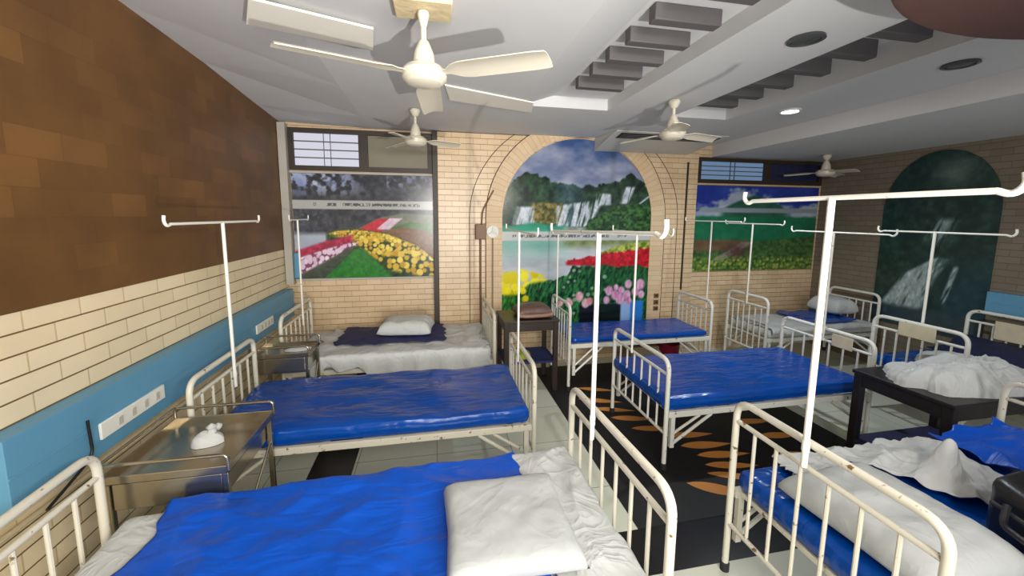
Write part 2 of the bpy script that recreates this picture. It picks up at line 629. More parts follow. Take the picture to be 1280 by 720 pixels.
def heap(name, mat, cx, cy, z0, rx, ry, h, seed, rot=0.0, nx=60, ny=48, spread=0.55, solid=0.0, sharp=1.0):
    """crumpled cloth heap resting on z0"""
    mb = MB()
    c, s = math.cos(rot), math.sin(rot)
    for i in range(nx + 1):
        for j in range(ny):
            r, a = i / nx, 2 * PI * j / ny
            out = 1 + 0.20 * fb(math.cos(a) * 1.6, math.sin(a) * 1.6, seed)
            x, y = rx * r * out * math.cos(a), ry * r * out * math.sin(a)
            e = max(0.0, 1 - r ** 2.2) ** spread
            wx, wy = x + 0.10 * fb(x * 4, y * 4, seed + 20), y + 0.10 * fb(x * 4 + 9, y * 4, seed + 21)
            rg = 0.5 * ridg(wx * 4.5 + seed, wy * 6.5, seed) + 0.45 * ridg(wx * 9, wy * 13 + seed, seed + 5) * sharp
            z = z0 + 0.006 + e * h * (0.62 + 0.5 * fb(x * 3, y * 3, seed + 9) + 0.22 * rg)
            z = max(z, z0 + 0.003)
            if r > 0.985:
                z = z0 + 0.001
            mb.v.append((cx + x * c - y * s, cy + x * s + y * c, z))
    for i in range(nx):
        for j in range(ny):
            j2 = (j + 1) % ny
            mb.face((i * ny + j, i * ny + j2, (i + 1) * ny + j2, (i + 1) * ny + j))
    b = len(mb.v)
    for j in range(ny):
        v = mb.v[nx * ny + j]
        mb.v.append((v[0], v[1], z0 + 0.0005))
    mb.face([b + j for j in range(ny)])
    for j in range(ny):
        j2 = (j + 1) % ny
        mb.face((nx * ny + j, nx * ny + j2, b + j2, b + j))
    o = mb.build(name, mat)
    return weld(o, 0.0002)


# ------------------------------------------------------------------ numpy painting for the printed murals
def h2(ix, iy, s):
    n = (ix.astype(np.int64) * 374761393 + iy.astype(np.int64) * 668265263 + int(s) * 974634777) & 0x7fffffff
    n = ((n ^ (n >> 13)) * 1274126177) & 0x7fffffff
    return ((n ^ (n >> 16)) & 0xffff) / 65535.0


def vn(x, y, s=0):
    ix, iy = np.floor(x), np.floor(y)
    fx, fy = x - ix, y - iy
    fx, fy = fx * fx * (3 - 2 * fx), fy * fy * (3 - 2 * fy)
    a, b = h2(ix, iy, s), h2(ix + 1, iy, s)
    c, d = h2(ix, iy + 1, s), h2(ix + 1, iy + 1, s)
    return (a * (1 - fx) + b * fx) * (1 - fy) + (c * (1 - fx) + d * fx) * fy


def vf(x, y, s=0, oc=4):
    t, a, k = 0, 0.5, 1.0
    for i in range(oc):
        t = t + a * vn(x * k, y * k, s + i)
        a, k = a * 0.5, k * 2.03
    return t / (1 - 0.5 ** oc)


def put(img, mask, col):
    mk = np.clip(mask, 0, 1)[..., None]
    return img * (1 - mk) + np.array(col, float) * mk


def putc(img, mask, colimg):
    mk = np.clip(mask, 0, 1)[..., None]
    return img * (1 - mk) + colimg * mk


def st(x, w):
    return np.clip(x / w + 0.5, 0, 1)


def two(n, a, b):
    return n[..., None] * np.array(b, float) + (1 - n[..., None]) * np.array(a, float)


def dots(x, y, cell, s, rad=0.38):
    ix, iy = np.floor(x / cell), np.floor(y / cell)
    best = np.zeros_like(x)
    val = np.zeros_like(x)
    for dx in (-1, 0, 1):
        for dy in (-1, 0, 1):
            jx, jy = ix + dx, iy + dy
            px, py = (jx + 0.15 + 0.7 * h2(jx, jy, s)) * cell, (jy + 0.15 + 0.7 * h2(jx, jy, s + 7)) * cell
            d = np.hypot(x - px, y - py) / cell
            mk = np.clip((rad * (0.7 + 0.5 * h2(jx, jy, s + 3)) - d) / 0.14 + 0.5, 0, 1)
            val = np.where(mk > best, h2(jx, jy, s + 11), val)
            best = np.maximum(best, mk)
    return best, val


def textstrip(img, x, y, y0, y1, xa, xb, col, s):
    """a line of lettering far too small to read: short upright and cross strokes in word groups"""
    yy = (y - y0) / (y1 - y0)
    words = (vn(x * 0.11, x * 0 + s, s) > 0.26)
    let = (vn(x * 0.9, np.floor(yy * 5) * 3.7 + s, s + 2) > 0.42)
    mk = (yy > 0.3) & (yy < 0.68) & (x > xa) & (x < xb) & words & let
    return put(img, mk * 0.8, col)


def paint_arch(x, y):
    # x 627..810, y 174..395 (y down)
    n1, n2, n3 = vf(x / 26, y / 16, 3), vf(x / 6, y / 6, 9), vf(x / 3, y / 3, 21, 3)
    img = two(np.clip((n1 - 0.3) * 2.2, 0, 1), (58, 84, 134), (150, 156, 182))
    img = putc(img, st(y - 198, 22) * 0.8, two(np.clip((n1 - 0.35) * 2.5, 0, 1), (122, 132, 162), (176, 180, 198)))
    # tree line
    top = np.interp(x, [627, 640, 658, 676, 692, 706, 722, 745, 765, 782, 800, 812], [244, 222, 215, 221, 226, 226, 231, 228, 222, 212, 224, 240]) + (n2 - 0.5) * 10
    green = two(np.clip((n2 - 0.25) * 1.8, 0, 1), (14, 34, 26), (60, 92, 62))
    img = putc(img, st(y - top, 2), green)
    # blue hazy trees in the middle
    img = putc(img, st(y - top, 2) * np.exp(-((x - 705) / 16.0) ** 2) * 0.5, two(n2, (40, 74, 104), (120, 146, 168)))
    # ochre cliff
    mk = st(y - 250, 3) * st(276 - y, 3) * st(x - 660, 6) * st(700 - x, 6)
    img = putc(img, mk, two(np.clip((n3 - .2) * 1.6, 0, 1), (52, 58, 22), (166, 150, 82)))
    # falls
    fall = np.clip((vf(x / 2.6 + y * 0.09, y / 22, 31, 3) - 0.36) * 4.5, 0, 1)
    wht = two(n3, (158, 172, 190), (238, 242, 246))
    mk = st(y - 255, 3) * st(277 - y, 3) * st(x - (644 - (y - 255) * 0.25), 3) * st(664 - x, 3)
    img = putc(img, mk * np.clip(fall + .45, 0, 1), wht)
    mk = st(y - (252 - (x - 700) * 0.14), 3) * st(279 - y, 3) * st(x - 691, 3) * st(752 - (y - 238) * 0.5 - x, 4)
    img = putc(img, mk * fall, wht)
    mk = st(y - 238, 3) * st(252 - y, 3) * st(x - 737, 3) * st(758 - x, 3)
    img = putc(img, mk * fall, wht)
    mk = st(y - 229, 3) * st(250 - y, 2) * st(x - (776 - (y - 229) * 0.3), 3) * st(789 - (y - 229) * 0.45 - x, 3)
    img = putc(img, mk * np.clip(fall + .2, 0, 1), wht)
    mk = st(y - 240, 2) * st(252 - y, 2) * np.clip(1.2 - np.abs((x - 800) + (y - 246) * 1.3) / 2.2, 0, 1)
    img = putc(img, mk, wht)
    # near bush at right
    bt = np.interp(x, [722, 732, 748, 765, 785, 812], [284, 270, 262, 254, 250, 252]) + (n2 - .5) * 8
    img = putc(img, st(y - bt, 2) * st(x - 726, 4), two(np.clip((n3 - .25) * 2, 0, 1), (12, 44, 22), (72, 118, 56)))
    # pool
    img = putc(img, st(y - 276 - 2 * np.sin(x / 9), 3) * st(704 - x, 10), two(n1, (22, 122, 96), (70, 176, 146)))
    img = putc(img, st(y - 279, 3) * st(x - 700, 8) * st(728 - x, 6), two(n2, (98, 112, 96), (176, 186, 180)))
    # lake below the strip
    lake = two(np.clip(vf(x / 30, y / 12, 41) * 1.2, 0, 1), (150, 162, 170), (212, 216, 222))
    lake = putc(lake, st(312 - y, 18) * st(700 - x, 40) * 0.75, two(n1, (70, 148, 128), (140, 190, 176)))
    lake = putc(lake, st(304 - y, 10) * st(x - 700, 14), two(n2, (84, 106, 54), (160, 170, 120)))
    img = putc(img, st(y - 290, 1), lake)
    # far bands of yellow green and red tulips
    lt = np.interp(x, [740, 765, 790, 812], [313, 304, 299, 297])
    img = putc(img, st(y - lt, 2) * st(x - 745, 8), two(np.clip((n3 - .3) * 2.2, 0, 1), (88, 112, 30), (206, 210, 96)))
    rt = np.interp(x, [703, 725, 760, 790, 812], [321, 317, 311, 308, 305]) + (n3 - .5) * 5
    rb = np.interp(x, [703, 725, 760, 812], [326, 327, 330, 331])
    img = putc(img, st(y - rt, 1.5) * st(rb - y, 3) * st(x - 704, 3), two(np.clip((n3 - .25) * 2, 0, 1), (150, 8, 26), (226, 30, 48)))
    # green field
    gt = np.interp(x, [627, 652, 665, 690, 706, 712, 812], [357, 352, 345, 344, 338, 327, 329]) + (n2 - .5) * 7
    blade = np.clip((vf(x / 1.9 + y * .15, y / 5.5, 51, 3) - .3) * 2.4, 0, 1)
    img = putc(img, st(y - gt, 2), two(blade, (8, 44, 26), (52, 130, 66)))
    img = putc(img, st(y - gt, 2) * st(358 - y, 14) * st(x - 730, 10) * .6, two(blade, (10, 58, 34), (30, 96, 48)))
    dk, dv = dots(x, y, 7.5, 61, .3)
    img = putc(img, dk * st(y - gt - 5, 4) * st(x - 690, 10) * st(760 - x, 12) * (dv > .62) * .7, two(dv, (120, 176, 120), (200, 216, 190)))
    # yellow tulips left
    dk, dv = dots(x, y * .8, 11, 71, .62)
    ym = st(y - np.interp(x, [627, 650, 668, 682], [334, 330, 335, 341]), 3) * st(np.interp(x, [627, 645, 660, 682], [362, 362, 348, 345]) - y, 4) * st(680 - x, 6)
    img = putc(img, ym * np.clip(dk + .15, 0, 1), two(dv, (206, 190, 0), (250, 240, 60)))
    for cx, cy, r in ((634, 356, 5), (652, 357, 4.5), (655, 367, 5), (642, 352, 5)):
        img = put(img, np.clip((1 - np.hypot(x - cx, (y - cy) * .9) / r) * 3, 0, 1), (246, 232, 40))
    img = putc(img, st(y - 366, 6) * st(650 - x, 8), two(blade, (26, 96, 38), (96, 176, 70)))
    # pots
    img = put(img, st(y - 377, 1.5) * st(x - 722, 2) * st(744 - x, 2), (16, 24, 34))
    img = put(img, st(y - 377, 1.5) * st(x - 744, 2) * st(778 - x, 2), (14, 30, 28))
    img = put(img, st(y - 374, 1.5) * st(x - 776, 2) * st(791 - x, 2), (150, 186, 236))
    img = put(img, st(y - 374, 1.5) * st(x - 789, 2) * st(806 - x, 2), (44, 126, 218))
    # pink and white tulips
    for k, (cx, cy, r) in enumerate(((722, 366, 6), (709, 374, 5.5), (698, 374, 4), (730, 375, 6), (735, 373, 5), (760, 360, 6), (768, 366, 6), (776, 360, 5), (784, 366, 6), (785, 352, 5.5), (795, 362, 6), (801, 353, 7), (803, 366, 5), (775, 371, 7), (786, 374, 5), (757, 372, 5), (769, 356, 4))):
        d = np.hypot(x - cx, (y - cy) * .8) / r
        n = np.clip(vf(x / 2.2, y / 6 + k, 80 + k, 2), 0, 1)
        img = putc(img, np.clip((1 - d) * 3, 0, 1), two(n, (196, 96, 160) if k > 4 else (214, 120, 130), (244, 226, 236)))
    # caption strip
    img = put(img, st(y - 284.5, 1) * st(295.5 - y, 1), (190, 194, 192))
    img = textstrip(img, x, y, 285, 295, 639, 780, (74, 74, 78), 5)
    return img


def paint_poster(x, y):
    # x 363..543, y 216..347
    n1, n2, n3 = vf(x / 22, y / 14, 103), vf(x / 6, y / 6, 109), vf(x / 3, y / 3, 121, 3)
    img = two(np.clip((n2 - .25) * 1.4, 0, 1), (40, 42, 48), (92, 92, 96))
    sk = st(238 - y, 16) * np.clip(st(438 - x, 34) + (x > 480) * .5 * st(232 - y, 10), 0, 1) * np.clip((n2 - .42) * 5, 0, 1)
    img = putc(img, sk, two(n1, (104, 122, 176), (216, 220, 232)))
    img = putc(img, st(400 - x, 40) * st(y - 258, 10) * np.clip((n3 - .5) * 4, 0, 1) * .6, two(n1, (60, 66, 92), (150, 156, 176)))
    img = putc(img, st(405 - x, 10) * st(y - 290, 6), two(n1, (138, 150, 170), (190, 196, 206)))
    # far fields
    ft = np.interp(x, [440, 470, 500, 545], [285, 270, 264, 266])
    img = putc(img, st(y - ft, 2) * st(x - 440, 8), two(n2, (82, 92, 66), (128, 128, 110)))
    img = putc(img, st(y - np.interp(x, [480, 510, 545], [284, 275, 279]), 2) * st(x - 484, 5), two(n3, (44, 88, 32), (82, 124, 52)))
    img = putc(img, st(y - np.interp(x, [470, 500, 545], [288, 282, 290]), 3) * st(x - 474, 5), two(n3, (96, 66, 40), (142, 100, 66)))
    rc = np.interp(y, [270, 284, 290], [478, 452, 432])
    img = putc(img, st(y - 271, 2) * st(292 - y, 2) * st(x - rc + 8, 3) * st(np.interp(y, [270, 290], [492, 470]) - x, 4), two(n3, (168, 26, 44), (214, 62, 66)))
    rc2 = np.interp(y, [271, 284], [482, 466])
    img = putc(img, st(y - 270.5, 1.5) * st(285 - y, 2) * st(x - rc2, 2) * st(rc2 + 17 - x, 3), two(n3, (190, 160, 180), (232, 216, 226)))
    # dark bed
    yt = np.interp(x, [400, 415, 440, 480, 520, 545], [290, 286, 284, 290, 306, 328])
    img = putc(img, st(y - yt, 2) * st(x - 402, 4), two(np.clip((n3 - .2) * 1.6, 0, 1), (22, 44, 18), (60, 84, 32)))
    # yellow flowers, growing towards the viewer
    cell = np.interp(y, [284, 300, 347], [3.2, 5, 8.5])
    for c, lo, hi in ((3.4, 282, 300), (5.6, 294, 320), (8.2, 312, 350)):
        dk, dv = dots(x + c, y, c, 131 + int(c * 10), .5)
        low = np.interp(x, [402, 430, 452, 480, 545], [290, 298, 314, 338, 352])
        mk = st(y - yt - 1, 2) * st(low - y, 5) * st(y - lo, 4) * st(hi - y, 4) * st(x - 404, 4)
        img = putc(img, mk * np.clip(dk + (.35 if c < 4 else 0), 0, 1), two(dv, (196, 150, 28), (246, 222, 104)))
    # green lawn triangle
    lx, rx_ = np.interp(y, [308, 347], [438, 398]), np.interp(y, [308, 347], [446, 484])
    img = putc(img, st(y - 310, 3) * st(x - lx, 4) * st(rx_ - x, 4), two(np.clip((n3 - .2) * 1.3, 0, 1), (30, 104, 34), (58, 146, 52)))
    # magenta then pink-white tulips at left
    mt = np.interp(x, [363, 400, 432], [312, 300, 292])
    img = putc(img, st(y - mt, 3) * st(mt + 16 - y, 4) * st(434 - x, 6), two(np.clip((n3 - .25) * 2, 0, 1), (134, 14, 52), (196, 38, 78)))
    pt = mt + 10
    pb = np.interp(x, [363, 380, 410, 436], [344, 336, 320, 306])
    dk, dv = dots(x, y * .8, 5.4, 151, .55)
    img = putc(img, st(y - pt, 2) * st(pb - y, 3) * st(440 - x, 4), two(n3, (92, 40, 70), (150, 90, 120)))
    img = putc(img, dk * st(y - pt, 2) * st(pb - y, 3) * st(440 - x, 4), two(dv, (214, 176, 206), (244, 232, 240)))
    img = putc(img, st(y - pb, 3) * st(np.interp(y, [308, 347], [438, 398]) - x, 4), two(n3, (48, 58, 46), (84, 92, 76)))
    # caption strip
    img = put(img, st(y - 248.5, 1) * st(259.5 - y, 1), (172, 172, 168))
    img = textstrip(img, x, y, 248.5, 259.5, 388, 524, (60, 60, 64), 13)
    return img


def paint_hills(x, y):
    # x 872..1030, y 238..338
    n1, n2, n3 = vf(x / 24, y / 14, 203), vf(x / 7, y / 5, 209), vf(x / 3, y / 3, 221, 3)
    img = two(np.clip((n1 - .3) * 1.4, 0, 1), (24, 46, 140), (66, 92, 176))
    cl = st(y - np.interp(x, [872, 900, 915, 935, 960, 1000, 1030], [262, 258, 242, 240, 250, 262, 256]) + (n2 - .5) * 16, 6)
    img = putc(img, cl, two(n1, (120, 132, 158), (196, 202, 212)))
    img = putc(img, st(y - np.interp(x, [900, 920, 945, 975, 1000], [266, 256, 246, 256, 270]), 3) * st(x - 905, 10) * st(990 - x, 12), two(n2, (22, 70, 58), (54, 104, 78)))
    img = putc(img, st(y - 272 - (n2 - .5) * 3, 3), two(n2, (12, 92, 62), (36, 126, 84)))
    img = putc(img, st(y - np.interp(x, [872, 930, 1030], [300, 304, 296]), 4), two(np.clip((n3 - .2) * 1.5, 0, 1), (30, 68, 30), (92, 122, 62)))
    img = putc(img, st(y - 300, 3) * st(314 - y, 4) * st(940 - x, 20), two(n2, (82, 66, 46), (120, 96, 70)))
    pc = np.interp(y, [304, 326], [935, 898])
    img = putc(img, st(y - 303, 2) * st(326 - y, 3) * st(x - pc + 3, 3) * st(pc + 12 - x, 4), two(n3, (120, 120, 106), (150, 148, 134)))
    img = putc(img, np.exp(-((x - 928) / 12) ** 2 - ((y - 314) / 10) ** 2), two(n3, (60, 42, 44), (108, 72, 66)))
    dk, dv = dots(x, y, 4.5, 231, .45)
    img = putc(img, dk * st(y - 322, 5) * .8, two(dv, (92, 126, 40), (184, 190, 80)))
    img = put(img, st(y - 262, 1) * st(267.5 - y, 1) * st(x - 878, 6), (140, 152, 158))
    return img


def paint_falls(x, y):
    # x 1100..1252, y 188..372
    n1, n2, n3 = vf(x / 22, y / 18, 303), vf(x / 8, y / 7, 309), vf(x / 3, y / 5, 321, 3)
    img = two(np.clip((n2 - .3) * 1.5, 0, 1), (18, 46, 44), (54, 84, 74))
    img = putc(img, np.exp(-((x - 1195) / 26) ** 2 - ((y - 215) / 16) ** 2) * .8, two(n2, (96, 112, 106), (128, 140, 134)))
    img = putc(img, st(y - 330, 60) * st(x - 1205, 40) * .6, two(n1, (20, 54, 72), (36, 78, 92)))
    wht = two(np.clip((n3 - .2) * 1.4, 0, 1), (136, 158, 158), (226, 234, 232))
    fl = np.clip((vf(x / 4 + y * .1, y / 20, 331, 3) - .3) * 4, 0, 1)
    mk = np.exp(-((x - 1185 + (y - 285) * .4) / 14) ** 2) * st(y - 270, 6) * st(300 - y, 10)
    img = putc(img, mk * fl * .8, wht)
    lx, rx_ = np.interp(y, [315, 340, 388], [1188, 1145, 1110]), np.interp(y, [315, 345, 388], [1205, 1185, 1172])
    img = putc(img, st(y - 317, 4) * st(x - lx, 6) * st(rx_ - x, 8) * np.clip(fl + .35, 0, 1) * .85, wht)
    c = np.interp(y, [325, 390], [1212, 1196])
    img = putc(img, st(y - 326, 4) * np.clip(1.2 - np.abs(x - c) / 4, 0, 1) * fl, wht)
    c = np.interp(y, [340, 372], [1152, 1140])
    img = putc(img, st(y - 338, 4) * st(372 - y, 6) * np.clip(1.2 - np.abs(x - c) / 3, 0, 1), wht)
    img = putc(img, st(y - 384, 6), two(n2, (34, 52, 60), (60, 78, 84)))
    return img


def mural(name, mat, P, px, py, shape, func, nx, ny, parent=None):
    """P(s,t) -> 3-D point, shape(t) -> (s0,s1); px,py = reference ranges of the painting"""
    s = np.linspace(0, 1, nx + 1)
    t = np.linspace(0, 1, ny + 1)
    mb = MB()
    XX = np.zeros((nx + 1, ny + 1))
    YY = np.zeros((nx + 1, ny + 1))
    for i in range(nx + 1):
        for j in range(ny + 1):
            a, b = shape(t[j])
            ss = a + (b - a) * s[i]
            mb.v.append(P(ss, t[j]))
            XX[i, j] = px[0] + (px[1] - px[0]) * ss
            YY[i, j] = py[1] + (py[0] - py[1]) * t[j]
    for i in range(nx):
        for j in range(ny):
            p = i * (ny + 1) + j
            mb.face((p, p + ny + 1, p + ny + 2, p + 1))
    o = mb.build(name, mat, parent, smooth=False, fix=False, solid=0.012)
    o.modifiers['thickness'].offset = -1
    c = lin(np.clip(func(XX, YY), 0, 255)).reshape(-1, 3)
    rgba = np.concatenate([c, np.ones((len(c), 1))], 1).astype(np.float32)
    at = o.data.color_attributes.new('print', 'FLOAT_COLOR', 'POINT')
    at.data.foreach_set('color', rgba.ravel())
    return o


# ================================================================== SETTING
XL, XR, YB, YP = -1.65, 5.60, 4.90, 4.82      # left wall, right wall, back bays, back piers
YN = -0.6
ZC = 2.87

# floor with its black stripes
f = MB()
f.box(XL - 0.1, XR + 0.1, YN, YB + 0.1, -0.1, 0.0, 0)
f.box(-0.93, -0.62, YN, YB, 0.0, 0.0012, 1)
f.box(-0.62, 5.5, 1.70, 2.0, 0.0, 0.0012, 1)
struct(f.build('floor', [M['floor'], M['black_tile']], smooth=False))

# left wall: pale tile below, brown painted brick above
w = MB()
w.box(XL - 0.12, XL, YN, YB + 0.12, 0, 1.50, 0)
w.box(XL - 0.12, XL + 0.006, YN, YB + 0.12, 1.50, 3.2, 1)
struct(w.build('wall_left', [M['tile_left'], M['brick_brown']], smooth=False))

w = MB()
w.box(XL - 0.12, XR + 0.12, YB, YB + 0.12, 0, 3.2, 0)
w.box(0.06, 3.50, YP, YB, 0, 2.86, 0)
struct(w.build('wall_back', [M['tile_back']], smooth=False))

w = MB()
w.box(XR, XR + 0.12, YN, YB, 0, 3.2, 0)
struct(w.build('wall_right', [M['tile_right_shaded']], smooth=False))

# ceiling: flat slab, two joisted recesses, soffits with downlights, lower slab at right
c = MB()
TZ = 3.12
yy = [YN, 1.5, 2.66, 3.4, 4.35, YB + 0.05]
zz = [3.05, 3.05, 3.04, 3.01, 2.94, 2.90]
for i in range(len(yy) - 1):
    c.quad((XL - 0.05, yy[i], zz[i]), (-0.7, yy[i], ZC + (zz[i] - 2.9) * 0.15), (-0.7, yy[i + 1], ZC + (zz[i + 1] - 2.9) * 0.15), (XL - 0.05, yy[i + 1], zz[i + 1]))
    c.quad((-0.7, yy[i], ZC + (zz[i] - 2.9) * 0.15), (0.0, yy[i], ZC), (0.0, yy[i + 1], ZC), (-0.7, yy[i + 1], ZC + (zz[i + 1] - 2.9) * 0.15))
c.quad((0.0, YN, ZC), (0.78, YN, ZC), (0.78, 3.56, ZC), (0.0, 3.56, ZC))
c.quad((0.78, YN, ZC), (1.08, YN, 2.97), (1.08, 3.56, 2.97), (0.78, 3.56, ZC))
c.quad((1.08, YN, 2.97), (1.60, YN, 2.97), (1.60, 3.56, 2.97), (1.08, 3.56, 2.97))
c.box(0.0, 1.60, 3.56, YB, ZC, TZ)
c.box(1.60, 2.30, YN, YB, ZC, TZ)
c.box(2.30, 2.90, YN, YB, 3.03, TZ)
c.box(2.30, 2.90, 3.62, YB, ZC, TZ)
c.box(2.90, 3.75, YN, YB, ZC, TZ)
c.box(3.75, XR, YN, YB, 2.71, TZ)
ceil = struct(c.build('ceiling', M['ceiling'], smooth=False, fix=False))
top = MB().box(XL - 0.12, XR + 0.12, YN, YB + 0.12, 3.12, 3.2)
struct(top.build('ceiling_slab', M['ceiling'], smooth=False))
for y in (3.06, 2.78, 2.51, 2.24, 1.98, 1.71, 1.45):
    MB().box(1.11, 1.49, y - 0.045, y + 0.025, 2.885, 2.969).build('joist', M['joist'], ceil, bevel=0.006)
for y in (3.40, 3.11, 2.82, 2.52, 2.22, 1.93, 1.64):
    MB().box(2.303, 2.80, y - 0.06, y + 0.02, 2.92, 3.029).build('joist', M['joist'], ceil, bevel=0.006)

# casing in the left back corner, pier edges, pipe below the blue panel
struct(MB().box(-1.64, -1.56, 4.80, 4.895, 1.10, 2.88).build('trim_1', M['trim_grey'], bevel=0.004))
struct(MB().box(0.0, 0.058, 4.80, 4.895, 0.0, 2.86).build('trim_2', M['frame'], bevel=0.003))
struct(MB().tube([(XL + 0.015, YN, 0.655), (XL + 0.015, 4.85, 0.655)], 0.012).build('trim_3', M['plaster']))
led = MB()
N = 60
for i in range(N):
    y0, y1 = 1.2 + 3.6 * i / N, 1.2 + 3.6 * (i + 1) / N
    led.box(XL, XL + 0.03, y0, y1, 0.70 + 0.02 * fb(y0 * 6, 0, 2), 0.748)
struct(led.build('trim_4', M['plaster'], smooth=False))

# arch surround of laid tiles, two rings
def arch_ring(cx, zc, r0, r1, yf, yb, zlow, mat, n=40, el=1.0):
    mb = MB()
    uvs = []
    prof = [(-1, zlow, None)]
    path = []
    for k in range(6):
        path.append(('L', zlow + (zc - zlow) * k / 6))
    for k in range(n + 1):
        path.append(('A', PI - PI * k / n))
    for k in range(6):
        path.append(('R', zc - (zc - zlow) * (k + 1) / 6))
    L = 0.0
    prev = None
    rows = []
    for kind, v in path:
        pts = []
        for r in (r0, r1):
            if kind == 'A':
                pts.append((cx + r * math.cos(v), zc + r * math.sin(v) * el))
            else:
                pts.append((cx - r if kind == 'L' else cx + r, v))
        mid = ((pts[0][0] + pts[1][0]) / 2, (pts[0][1] + pts[1][1]) / 2)
        if prev:
            L += math.hypot(mid[0] - prev[0], mid[1] - prev[1])
        prev = mid
        rows.append((pts, L))
    for pts, L in rows:
        for (x, z) in pts:
            mb.v.append((x, yf, z))
        for (x, z) in pts:
            mb.v.append((x, yb, z))
    for i in range(len(rows) - 1):
        a, b = i * 4, i * 4 + 4
        mb.face((a, a + 1, b + 1, b))
        mb.face((a + 1, a + 3, b + 3, b + 1))
        mb.face((a + 2, a, b, b + 2))
    o = mb.build('arch_ring', mat, smooth=False)
    uv = o.data.uv_layers.new(name='UVMap')
    for p in o.data.polygons:
        for li in p.loop_indices:
            vi = o.data.loops[li].vertex_index
            row, k = vi // 4, vi % 2
            uv.data[li].uv = ((r0, r1)[k], rows[row][1])
    return o


a1 = arch_ring(1.83, 1.87, 1.0, 1.205, YP - 0.022, YP + 0.01, 0.0, M['tile_arch'])
a1.name = 'trim_5'
struct(a1)
def arc_line(r, el, y):
    pts = [(1.83 - r, y, 0.02), (1.83 - r, y, 1.0), (1.83 - r, y, 1.87)]
    for k in range(1, 41):
        an = PI - PI * k / 40
        pts.append((1.83 + r * math.cos(an), y, 1.87 + r * math.sin(an) * el))
    pts += [(1.83 + r, y, 1.0), (1.83 + r, y, 0.02)]
    return pts


gr = MB()
gr.tube(arc_line(1.203, 1.0, YP - 0.022), 0.0045, 6)
struct(gr.build('trim_6', M['frame']))
gr = MB()
gr.tube(arc_line(1.40, 0.9, YP - 0.001), 0.0045, 6)
struct(gr.build('trim_8', M['frame']))
# dark joint lines / conduits on the right pier
struct(MB().box(3.33, 3.352, YP - 0.012, YP + 0.002, 0.9, 2.62).build('trim_7', M['frame'], smooth=False))


# windows high in the two bays
def window(n, x0, x1, z0, z1, mid, left_mat, right_mat, y):
    fr = MB()
    t = 0.05
    fr.box(x0, x1, y - 0.05, y, z1 - t, z1)
    fr.box(x0, x1, y - 0.05, y, z0, z0 + t)
    fr.box(x0, x0 + t, y - 0.05, y, z0 + t, z1 - t)
    fr.box(x1 - t, x1, y - 0.05, y, z0 + t, z1 - t)
    fr.box(mid - 0.05, mid + 0.05, y - 0.05, y, z0 + t, z1 - t)
    o = struct(fr.build('window_%d' % n, M['frame'], smooth=False))
    MB().box(x0 + t, mid - 0.05, y - 0.012, y - 0.002, z0 + t, z1 - t).build('pane', left_mat, o, smooth=False)
    MB().box(mid + 0.05, x1 - t, y - 0.012, y - 0.002, z0 + t, z1 - t).build('pane', right_mat, o, smooth=False)
    g = MB()
    for k in range(1, 4):
        z = z0 + t + (z1 - z0 - 2 * t) * k / 4
        g.box(x0 + t, mid - 0.05, y - 0.024, y - 0.014, z - 0.006, z + 0.006)
    xm = (x0 + t + mid - 0.05) / 2
    g.box(xm - 0.035, xm - 0.029, y - 0.026, y - 0.014, z0 + t, z1 - t)
    g.box(xm + 0.035, xm + 0.041, y - 0.026, y - 0.014, z0 + t, z1 - t)
    g.build('grille', M['joist'], o, smooth=False)
    return o


window(1, -1.55, 0.0, 2.385, 2.84, -0.77, M['day'], M['board'], YB)
window(2, 3.52, 5.55, 2.36, 2.70, 4.62, M['day2'], M['dark_navy'], YB)

# ================================================================== wall pictures
p = thing('wall_poster', 'flower garden poster with yellow and pink tulips hung under the left window', 'poster', (-0.76, YB, 1.16))
mural('print', M['mural'], lambda s, t: (-1.545 + 1.565 * s, YB - 0.035 + 0.0 * t, 1.16 + 1.19 * t), (363, 543), (216, 347), lambda t: (0, 1), paint_poster, 220, 170, p)
fr = MB()
fr.box(-1.555, 0.03, YB - 0.05, YB - 0.002, 1.135, 1.158)
fr.build('bottom_strip', M['trim_grey'], p, smooth=False)
MB().box(-1.555, 0.03, YB - 0.05, YB - 0.002, 2.352, 2.372).build('top_strip', M['trim_grey'], p, smooth=False)


def arch_shape(t):
    z = 0.5 + 2.35 * t
    if z <= 1.87:
        return (0, 1)
    w_ = math.sqrt(max(0.0004, 1 - ((z - 1.87) / 0.981) ** 2)) / 2
    return (0.5 - w_, 0.5 + w_)


o = mural('wall_mural', M['mural'], lambda s, t: (0.83 + 2.0 * s, YP - 0.014, 0.5 + 2.35 * t), (627, 811), (174, 400), arch_shape, paint_arch, 220, 260)
tag(o, 'arched waterfall and tulip mural on the back wall behind the dark table', 'mural')

o = mural('wall_poster', M['mural_dull'], lambda s, t: (3.53 + 2.02 * s, YB - 0.02, 1.14 + 1.19 * t), (872, 1030), (236, 338), lambda t: (0, 1), paint_hills, 160, 110)
tag(o, 'dim poster of green hills under a blue sky, right of the brick pier', 'poster')


def arch_shape2(t):
    z = 0.6 + 2.06 * t
    if z <= 2.0:
        return (0, 1)
    w_ = math.sqrt(max(0.0004, 1 - ((z - 2.0) / 0.661) ** 2)) / 2
    return (0.5 - w_, 0.5 + w_)


o = mural('wall_mural', M['mural_dull'], lambda s, t: (XR - 0.014, 4.02 - 1.06 * s, 0.6 + 2.06 * t), (1100, 1252), (188, 410), arch_shape2, paint_falls, 140, 180)
tag(o, 'dark arched waterfall mural on the right wall', 'mural')

